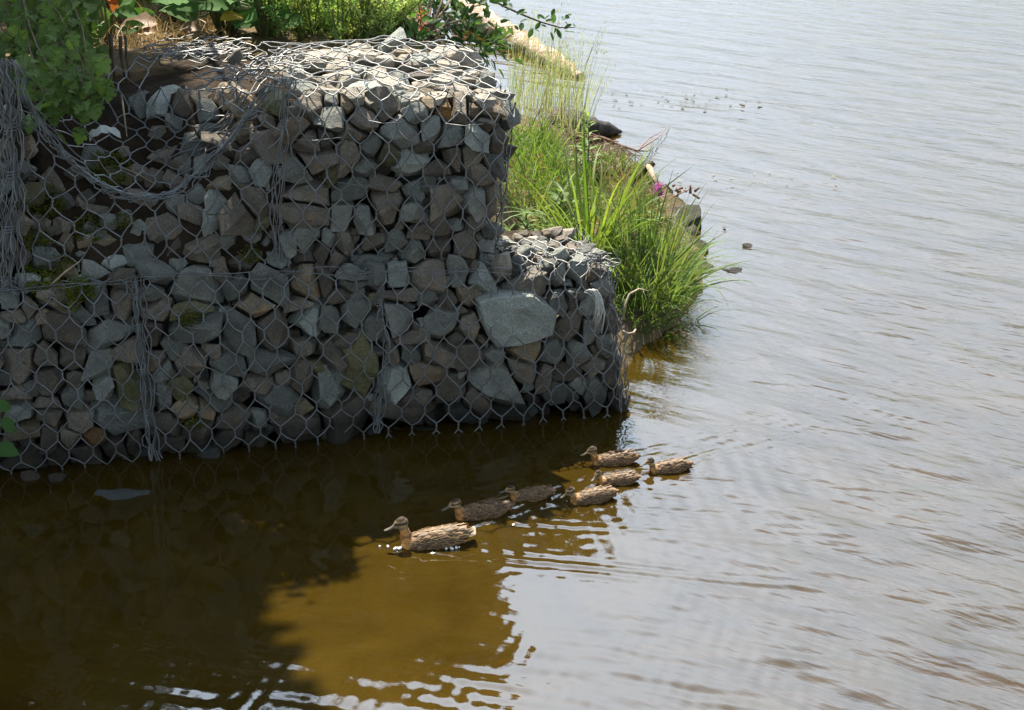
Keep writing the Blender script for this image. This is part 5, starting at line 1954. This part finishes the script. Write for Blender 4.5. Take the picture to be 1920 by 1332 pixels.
# curly dead roots on the lower end face, over the water
for k, pts in enumerate((((1168, 600), (1173, 570), (1180, 552), (1198, 542), (1215, 546)), ((1168, 622), (1178, 626), (1188, 624), (1192, 618)))):
    P_ = [pxy(u, v, 6.75 + 0.03 * i) for i, (u, v) in enumerate(pts)]
    mb = MB(); mb.tube(P_, [0.006, 0.005, 0.005, 0.004, 0.003], 5) if k == 0 else mb.tube(P_, [0.006, 0.005, 0.005, 0.004], 5)
    o = build('curled_root', mb, M['drytwig'], None, smooth=True, loc=P_[0]); tag(o, ('long pale curled root beside the end face of the lower gabion', 'short pale curled root below the long one at the end face')[k], 'root')
# sprig at the left edge, low on the wall
b = wall_px(-12, 840, -0.08)
t = thing('nettle_sprig', 'bright green leafy sprig at the left edge low on the wall', 'plant', b)
mb = MB(); mb.tube([b, wall_px(0, 800, -.08), wall_px(16, 768, -0.07)], [0.005, 0.004, 0.003], 5); build('stem', mb, M['stem'], t, smooth=True)
for u, v, dx, dz, s in ((-8, 838, 0.9, -0.1, 0.10), (6, 785, 0.6, -0.7, 0.07), (14, 770, -0.3, 0.9, 0.06)):
    put('leaf', LM['burdock'][1], t, wall_px(u, v, -0.085), leaf_rot(V((dx, -0.3, dz)), V((0, -0.6, 0.8))), s)

# ------------------------------------------------------------------ tree on the bank, left of the frame: it shades the left half
def tree(label, base, crown_c, blobs, n, seed):
    rg = random.Random(seed)
    t = thing('tree', label, 'tree', base)
    mb = MB()
    top = crown_c + V((0, 0, 0.4))
    mb.tube([base - V((0, 0, 0.2)), base.lerp(top, 0.3) + V((0.1, 0.05, 0)), base.lerp(top, 0.65) - V((0.08, 0, 0)), top], [0.19, 0.15, 0.11, 0.04], 12)
    build('trunk', mb, M['bark'], t, smooth=True)
    mb = MB()
    for c, r in blobs:
        f = rg.uniform(0.45, 0.8)
        s = base.lerp(top, f)
        mb.tube([s, s.lerp(c, 0.5) + V((0, 0, 0.15)), c], [0.06, 0.04, 0.015], 6)
        for _ in range(3):
            q = c + rv(rg, r * 0.22)
            mb.tube([s.lerp(c, 0.7), s.lerp(q, 0.85), q], [0.02, 0.012, 0.005], 4)
    build('limbs', mb, M['bark'], t, smooth=True)
    mb = MB()
    tot = sum(r ** 2 for _, r in blobs)
    for c, r in blobs:
        for _ in range(int(n * r ** 2 / tot)):
            d = rv(rg).normalized()
            p = c + d * r * rg.random() ** 0.36
            L = rg.uniform(0.14, 0.24)
            mb.blade(p, rv(rg) + V((0, 0, -0.3)), rv(rg), L, L * 0.7, 0.3, 3)
    build('crown', mb, M['treeleaf'], t, kind='stuff')
tb = V((-4.1, 9.0, 1.2))
tree('broadleaf tree rising on the bank left of the wall, shading its left half', tb, V((-3.5, 8.9, 6.2)),
     [(V((-2.15, 7.95, 6)), 0.55), (V((-1.62, 7.33, 6)), 0.22), (V((-1.67, 7.48, 6)), 0.22), (V((-1.72, 7.64, 6)), 0.22), (V((-1.78, 7.80, 6)), 0.22), (V((-1.83, 7.96, 6)), 0.22), (V((-1.88, 8.12, 6)), 0.22), (V((-1.93, 8.28, 6)), 0.22), (V((-1.99, 8.44, 6)), 0.22), (V((-2.04, 8.59, 6)), 0.22), (V((-2.09, 8.75, 6)), 0.22), (V((-2.15, 8.91, 6)), 0.22), (V((-2.20, 9.07, 6)), 0.22), (V((-2.25, 9.23, 6)), 0.22), (V((-2.30, 9.39, 6)), 0.22), (V((-2.36, 9.55, 6)), 0.22), (V((-2.15, 8.1, 6)), 0.42), (V((-2.27, 8.4, 6)), 0.42), (V((-2.38, 8.7, 6)), 0.42), (V((-2.46, 9.0, 6)), 0.42), (V((-2.50, 9.25, 6)), 0.40), (V((-2.54, 9.5, 6)), 0.42), (V((-2.7, 9.85, 6)), 0.5), (V((-2.00, 7.8, 6)), 0.40), (V((-1.88, 7.5, 6)), 0.40), (V((-2.5, 8.5, 6)), 0.6), (V((-2.75, 9.2, 6)), 0.6), (V((-3, 8, 6)), 0.9), (V((-3.1, 8.8, 6.2)), 0.85), (V((-3.2, 9.6, 6.2)), 0.8), (V((-3.9, 8.4, 6.2)), 1.1), (V((-3.9, 9.4, 6)), 1), (V((-2.7, 7.3, 5.8)), 0.8), (V((-3.5, 7.4, 5.6)), 1), (V((-4.6, 8.4, 6)), 1.1), (V((-3.6, 8.6, 7.2)), 1), (V((-4.8, 9.4, 5.8)), 1.1), (V((-2.9, 6.7, 5.6)), 0.8)], 50000, 201)

# unseen leafy bough added to block sunlight passing over the slumped basket
bA = V((-2.2, 10.2, 3.2))
t = thing('shade_bough', 'added unseen leafy bough that shades the water before the slumped gabion', 'branch', bA)
rg = random.Random(210)
bE = W(1.62, 0.9, 2.62)
mb = MB(); mb.tube([bA, bA.lerp(bE, 0.5) + V((0, 0, 0.25)), bE], [0.03, 0.02, 0.008], 7); build('limb', mb, M['bark'], t, smooth=True)
mb = MB()
for k in range(1500):
    p = W(rg.uniform(1.42, 1.86), 0.9 + rg.gauss(0, 0.07), rg.uniform(2.40, 2.90))
    Lf = rg.uniform(0.06, 0.10)
    mb.blade(p, rv(rg) + V((0, 0, -0.5)), rv(rg), Lf, Lf * 0.5, 0.3, 3)
build('leaf_spray', mb, M['treeleaf'], t, kind='stuff')
# tall willow bushes on the bank, mirrored in the dark water at the bottom left
tree('tall willow bush behind the slumped gabion, mirrored in the dark water', V((-2.3, 10.4, 1.3)), V((-2.3, 10.4, 3.6)),
     [(V((-1.75, 10.4, 2.3)), 0.55), (V((-2.3, 10.3, 2.9)), 0.75), (V((-1.95, 10.5, 3.5)), 0.5), (V((-2.6, 10.5, 3.9)), 0.7), (V((-3.1, 10.3, 2.6)), 0.8), (V((-1.4, 10.3, 1.9)), 0.4), (V((-2.2, 10.6, 4.4)), 0.4)], 6000, 202)
tree('tall willow bush at the far left of the bank, beyond the corner bramble', V((-4.2, 10.2, 1.3)), V((-4.2, 10.2, 4.2)),
     [(V((-3.7, 10.3, 3.6)), 0.8), (V((-4.2, 10.2, 2.6)), 0.9), (V((-4.9, 10.3, 3.2)), 0.9), (V((-4.3, 10.4, 4.6)), 0.8), (V((-3.5, 10.4, 4.4)), 0.55)], 6000, 203)

# ------------------------------------------------------------------ ducks
def ellipsoid(bm, c, r, rot=None):
    m = Matrix.Translation(c) @ (rot.to_matrix().to_4x4() if rot else Matrix.Identity(4)) @ Matrix.Diagonal((*r, 1))
    bmesh.ops.create_icosphere(bm, subdivisions=3, radius=1.0, matrix=m)

def capsule(bm, a, b, ra, rb, n=7):
    for i in range(n):
        f = i / (n - 1)
        ellipsoid(bm, a.lerp(b, f), (lerp(ra, rb, f),) * 3)

def make_duck(u, v, L, hd, hh, label, idx):
    rg = random.Random(300 + idx)
    base = px(u, v, 0) - V((0, 0, 0.025 * L))
    young = idx > 0
    root = thing('duck', label, 'duck', base, 'ducks swimming in line')
    R = Matrix.Rotation(math.radians(hd), 4, 'Z')
    S = L
    hx, hz = (0.305, 0.285 * hh + 0.02)               # head centre (unit length, x forward, 0 = mid body)
    nod = -0.18 if not young else -0.15 + rg.uniform(-0.1, 0.1)
    turn = {4: 0.75}.get(idx, rg.uniform(-0.12, 0.12))
    hq = Quaternion((0, 0, 1), turn) @ Quaternion((0, 1, 0), -nod)
    hc = V((hx, 0.0, hz))
    bm = bmesh.new()
    fat = 1.0 if not young else 1.04
    ellipsoid(bm, V((-0.09, 0, 0.055)), (0.30, 0.150 * fat, 0.125), Quaternion((0, 1, 0), 0.10))
    ellipsoid(bm, V((0.12, 0, 0.045)), (0.175, 0.140 * fat, 0.118), Quaternion((0, 1, 0), -0.12))
    ellipsoid(bm, V((0.20, 0, 0.02)), (0.11, 0.115, 0.095))
    ellipsoid(bm, V((-0.28, 0, 0.095)), (0.19, 0.105, 0.080), Quaternion((0, 1, 0), 0.22))
    ellipsoid(bm, V((-0.41, 0, 0.135 if not young else 0.11)), (0.09, 0.055, 0.025), Quaternion((0, 1, 0), 0.32))
    capsule(bm, V((0.225, 0, 0.04)), V((0.265, 0, hz * 0.55 + 0.02)), 0.082, 0.056, 6)
    capsule(bm, V((0.265, 0, hz * 0.55 + 0.02)), hc + V((-0.012, 0, -0.01)), 0.054, 0.045, 5)
    def hp(x, y, z):
        return hc + hq @ V((x, y, z))
    ellipsoid(bm, hp(0, 0, 0.0), (0.080, 0.058, 0.066), hq)
    ellipsoid(bm, hp(-0.012, 0, 0.014), (0.066, 0.053, 0.062), hq)
    ellipsoid(bm, hp(0.052, 0, -0.012), (0.045, 0.034, 0.036), hq)
    for sg in (-1, 1):
        ellipsoid(bm, hp(0.012, sg * 0.022, -0.018), (0.05, 0.034, 0.036), hq)
    me0 = bpy.data.meshes.new('body')
    bm.to_mesh(me0)
    bm.free()
    tmp = bpy.data.objects.new('tmp', me0)
    COL.objects.link(tmp)
    rm = tmp.modifiers.new('r', 'REMESH')
    rm.mode = 'VOXEL'
    rm.voxel_size = 0.0105
    sm = tmp.modifiers.new('s', 'SMOOTH')
    sm.factor = 0.5
    sm.iterations = 5
    dg = bpy.context.evaluated_depsgraph_get()
    me = bpy.data.meshes.new_from_object(tmp.evaluated_get(dg))
    bpy.data.objects.remove(tmp)
    bpy.data.meshes.remove(me0)
    me.name = 'body'
    n_ = len(me.vertices)
    co = np.zeros(n_ * 3)
    me.vertices.foreach_get('co', co)
    co = co.reshape(-1, 3)
    cols = np.ones((n_, 4), dtype=np.float32)
    hinv = hq.inverted()
    BROWN, BUFF, DARK, BREAST, PALE = np.array((.16, .098, .058)), np.array((.42, .27, .14)), np.array((.028, .019, .013)), np.array((.62, .29, .08)), np.array((.54, .36, .18))
    if young:
        BROWN, BUFF = np.array((.14, .085, .05)), np.array((.42, .26, .12))
    for i in range(n_):
        p = V(co[i])
        q = hinv @ (p - hc)
        fr = noise.noise(V((p.x * 40, p.y * 40, p.z * 40)) + V((idx * 9, 0, 0)))
        body = BROWN * (1 + 0.5 * fr)
        st = noise.noise(V((p.x * 22, p.y * 55, p.z * 60)) + V((idx * 5, 0, 0)))
        if st > 0.05:
            body = body * (1 - min(1, (st - 0.05) * 5) * 0.75) + BUFF * min(1, (st - 0.05) * 5) * 0.75
        c = body
        nk = sstep(0.15, 0.24, p.x) * (1 - sstep(0.0, 0.1, abs(p.y) - 0.10))
        front_ = sstep(0.18, 0.27, p.x)
        c = c * (1 - front_ * 0.85) + BREAST * (1 + 0.35 * fr) * front_ * 0.85
        if q.x > -0.10 and q.z > -0.075 and p.x > 0.17 and p.z > hz - 0.085:
            face = PALE * (0.82 + 0.25 * fr)
            crown_ = sstep(0.036, 0.050, q.z + 0.10 * min(0, q.x))
            eye = (1 - sstep(0.009, 0.016, abs(q.z - 0.010 - 0.10 * q.x))) * sstep(0.018, 0.032, abs(q.y)) 
            back = sstep(0.03, 0.06, -q.x)
            f = face * (1 - 0.45 * back) + BROWN * 1.4 * 0.45 * back
            f = f * (1 - crown_) + (DARK * 2.2 if not young else DARK * 1.6) * crown_
            f = f * (1 - eye * 0.92) + DARK * eye * 0.92
            w_ = sstep(hz - 0.085, hz - 0.055, p.z)
            c = c * (1 - w_) + f * w_
        cols[i, :3] = np.clip(c, 0, 1)
    at = me.color_attributes.new('Col', 'FLOAT_COLOR', 'POINT')
    at.data.foreach_set('color', cols.ravel())
    me.transform(R @ Matrix.Scale(S, 4))
    me.polygons.foreach_set('use_smooth', [True] * len(me.polygons))
    me.materials.clear()
    me.materials.append(M['plumage'])
    bo = put('body', me, root, base)
    def part(name, mb, mat, smooth=True, colors=False, parent=root):
        mb.v = [tuple(base + (R @ (V(q) * S))) for q in mb.v]
        return build(name, mb, M[mat], parent, smooth, colors)
    # bill
    mb = MB()
    secs = [(0.066, 0.026, 0.026, -0.012), (0.10, 0.023, 0.017, -0.022), (0.135, 0.024, 0.011, -0.031), (0.168, 0.026, 0.008, -0.036), (0.190, 0.018, 0.006, -0.038), (0.198, 0.006, 0.003, -0.039)]
    rings = []
    for x, w, h, z in secs:
        rings.append([mb.vert(hp(x * 1.0 + 0.0, w * math.cos(k / 10 * 2 * PI), z + h * math.sin(k / 10 * 2 * PI))) for k in range(10)])
    for a, b in zip(rings, rings[1:]):
        for k in range(10):
            mb.face(a[k], a[(k + 1) % 10], b[(k + 1) % 10], b[k])
    mb.face(*rings[0][::-1]); mb.face(*rings[-1])
    part('bill', mb, 'bill')
    for sg in (-1, 1):
        bm = bmesh.new()
        bmesh.ops.create_uvsphere(bm, u_segments=10, v_segments=6, radius=0.0085)
        mb = MB()
        for v_ in bm.verts:
            mb.vert(v_.co + hp(0.033, sg * 0.049, 0.013))
        for f_ in bm.faces:
            mb.face(*[v_.index for v_ in f_.verts])
        bm.free()
        part('eye', mb, 'eye')
    # folded wings: overlapping feathers
    def feather(mb, p, d, nrm, Lf, Wf, dark, buff):
        y = d.normalized()
        z = (nrm - y * nrm.dot(y)).normalized()
        x = y.cross(z)
        rows = 6
        ids = []
        for j in range(rows):
            t_ = j / (rows - 1)
            w = Wf * 0.5 * (0.35 + 1.1 * t_) if t_ < 0.55 else Wf * 0.5 * math.sqrt(max(0.0, 1 - ((t_ - 0.55) / 0.46) ** 2))
            row = []
            for k in (-1, -0.62, 0, 0.62, 1):
                e = max(abs(k) ** 2 if abs(k) > .9 else abs(k) * .3, (t_ - 0.76) / 0.24 if t_ > 0.76 else 0)
                cc = tuple(lerp(a_, b_, min(1, e)) for a_, b_ in zip(dark, buff))
                q = p + y * (t_ * Lf) + x * (k * w) + z * (0.002 + 0.0035 * t_ - 0.006 * k * k * (Wf / 0.08))
                row.append(mb.vert(q, cc))
            ids.append(row)
        for a_, b_ in zip(ids, ids[1:]):
            for k in range(4):
                mb.face(a_[k], a_[k + 1], b_[k + 1], b_[k])
    for sg in (-1, 1):
        mb = MB()
        rows = [(0.15, 10, 0.075, 0.034), (0.105, 11, 0.08, 0.036), (0.06, 11, 0.085, 0.038), (0.01, 11, 0.09, 0.038), (-0.05, 11, 0.10, 0.040), (-0.11, 10, 0.11, 0.040), (-0.17, 8, 0.13, 0.040), (-0.25, 5, 0.14, 0.036)]
        for x0, m_, lf, wf in rows[::-1]:
            for k in range(m_):
                f = k / (m_ - 1)
                an = lerp(0.10, 1.42, f)
                ex = 1 - ((x0 + 0.05) / 0.40) ** 2
                ry, rz = 0.158 * fat * math.sqrt(max(0.15, ex)), 0.142 * math.sqrt(max(0.2, ex))
                zc = 0.058 + (0.03 * (-(x0) / 0.25) if x0 < 0 else -0.01 * x0 / 0.14)
                p = V((x0 + rg.gauss(0, 0.020), sg * ry * math.sin(an), zc + rz * math.cos(an)))
                nrm = V((0, sg * math.sin(an), math.cos(an)))
                d = V((-1, -sg * 0.10 * math.sin(an), 0.10 - 0.10 * f)) + rv(rg, 0.06 if not young else 0.16)
                q1, q2 = rg.uniform(0.7, 1.4), rg.uniform(0.45, 1.2)
                dk = tuple(x * q1 for x in ((.040, .025, .016) if not young else (.048, .032, .022)))
                bf = tuple(x * q2 for x in ((.46, .28, .125) if not young else (.40, .235, .105)))
                feather(mb, p, d, nrm, lf * rg.uniform(0.9, 1.1), wf, dk, bf)
        part('wing', mb, 'feather', True, True)
        # long wing tip feathers
        mb = MB()
        for k in range(5):
            p = V((-0.20 - 0.012 * k, sg * (0.085 - 0.010 * k), 0.155 - 0.004 * k))
            feather(mb, p, V((-1, -sg * 0.12, 0.10 + 0.03 * k)), V((0, sg * 0.7, 0.7)), 0.17 + 0.012 * k if not young else 0.11, 0.034, (.045, .032, .026), (.25, .19, .13))
        part('wing_tip', mb, 'feather', True, True)
    mb = MB()
    for k in range(9):
        f = k / 8 - 0.5
        feather(mb, V((-0.36, f * 0.07, 0.125 - abs(f) * 0.03 + (0 if not young else -0.015))), V((-1, f * 0.8, 0.30 if not young else 0.14)), V((0, f, 1)), 0.15 if not young else 0.10, 0.045, (.06, .042, .03), (.42, .33, .24))
    part('tail', mb, 'feather', True, True)

for i, d in enumerate(DUCKS):
    make_duck(*d, i)

# foam beads thrown up by the leading duck
rg = random.Random(400)
mb = MB()
c = px(742, 1027, 0.004)
for k in range(26):
    p = px(742 + rg.gauss(0, 9), 1028 + rg.gauss(0, 3.0), 0.004) if k < 15 else px(850 + rg.gauss(0, 7), 1023 + rg.gauss(0, 4), 0.004)
    r = rg.uniform(0.003, 0.007)
    bm = bmesh.new()
    bmesh.ops.create_icosphere(bm, subdivisions=1, radius=r)
    n0 = len(mb.v)
    for v_ in bm.verts:
        mb.vert(v_.co + p)
    for f_ in bm.faces:
        mb.face(*[n0 + v_.index for v_ in f_.verts])
    bm.free()
m, nt, out = nmat('water_drops')
g = N(nt, 'ShaderNodeBsdfPrincipled', Roughness=0.15)
g.inputs['Base Color'].default_value = (0.75, 0.75, 0.75, 1)
nt.links.new(g.outputs[0], out.inputs[0])
o = build('water_bubbles', mb, m, None, smooth=True, kind='stuff', loc=c)
tag(o, 'white bubbles in the water around the leading duck', 'bubbles')
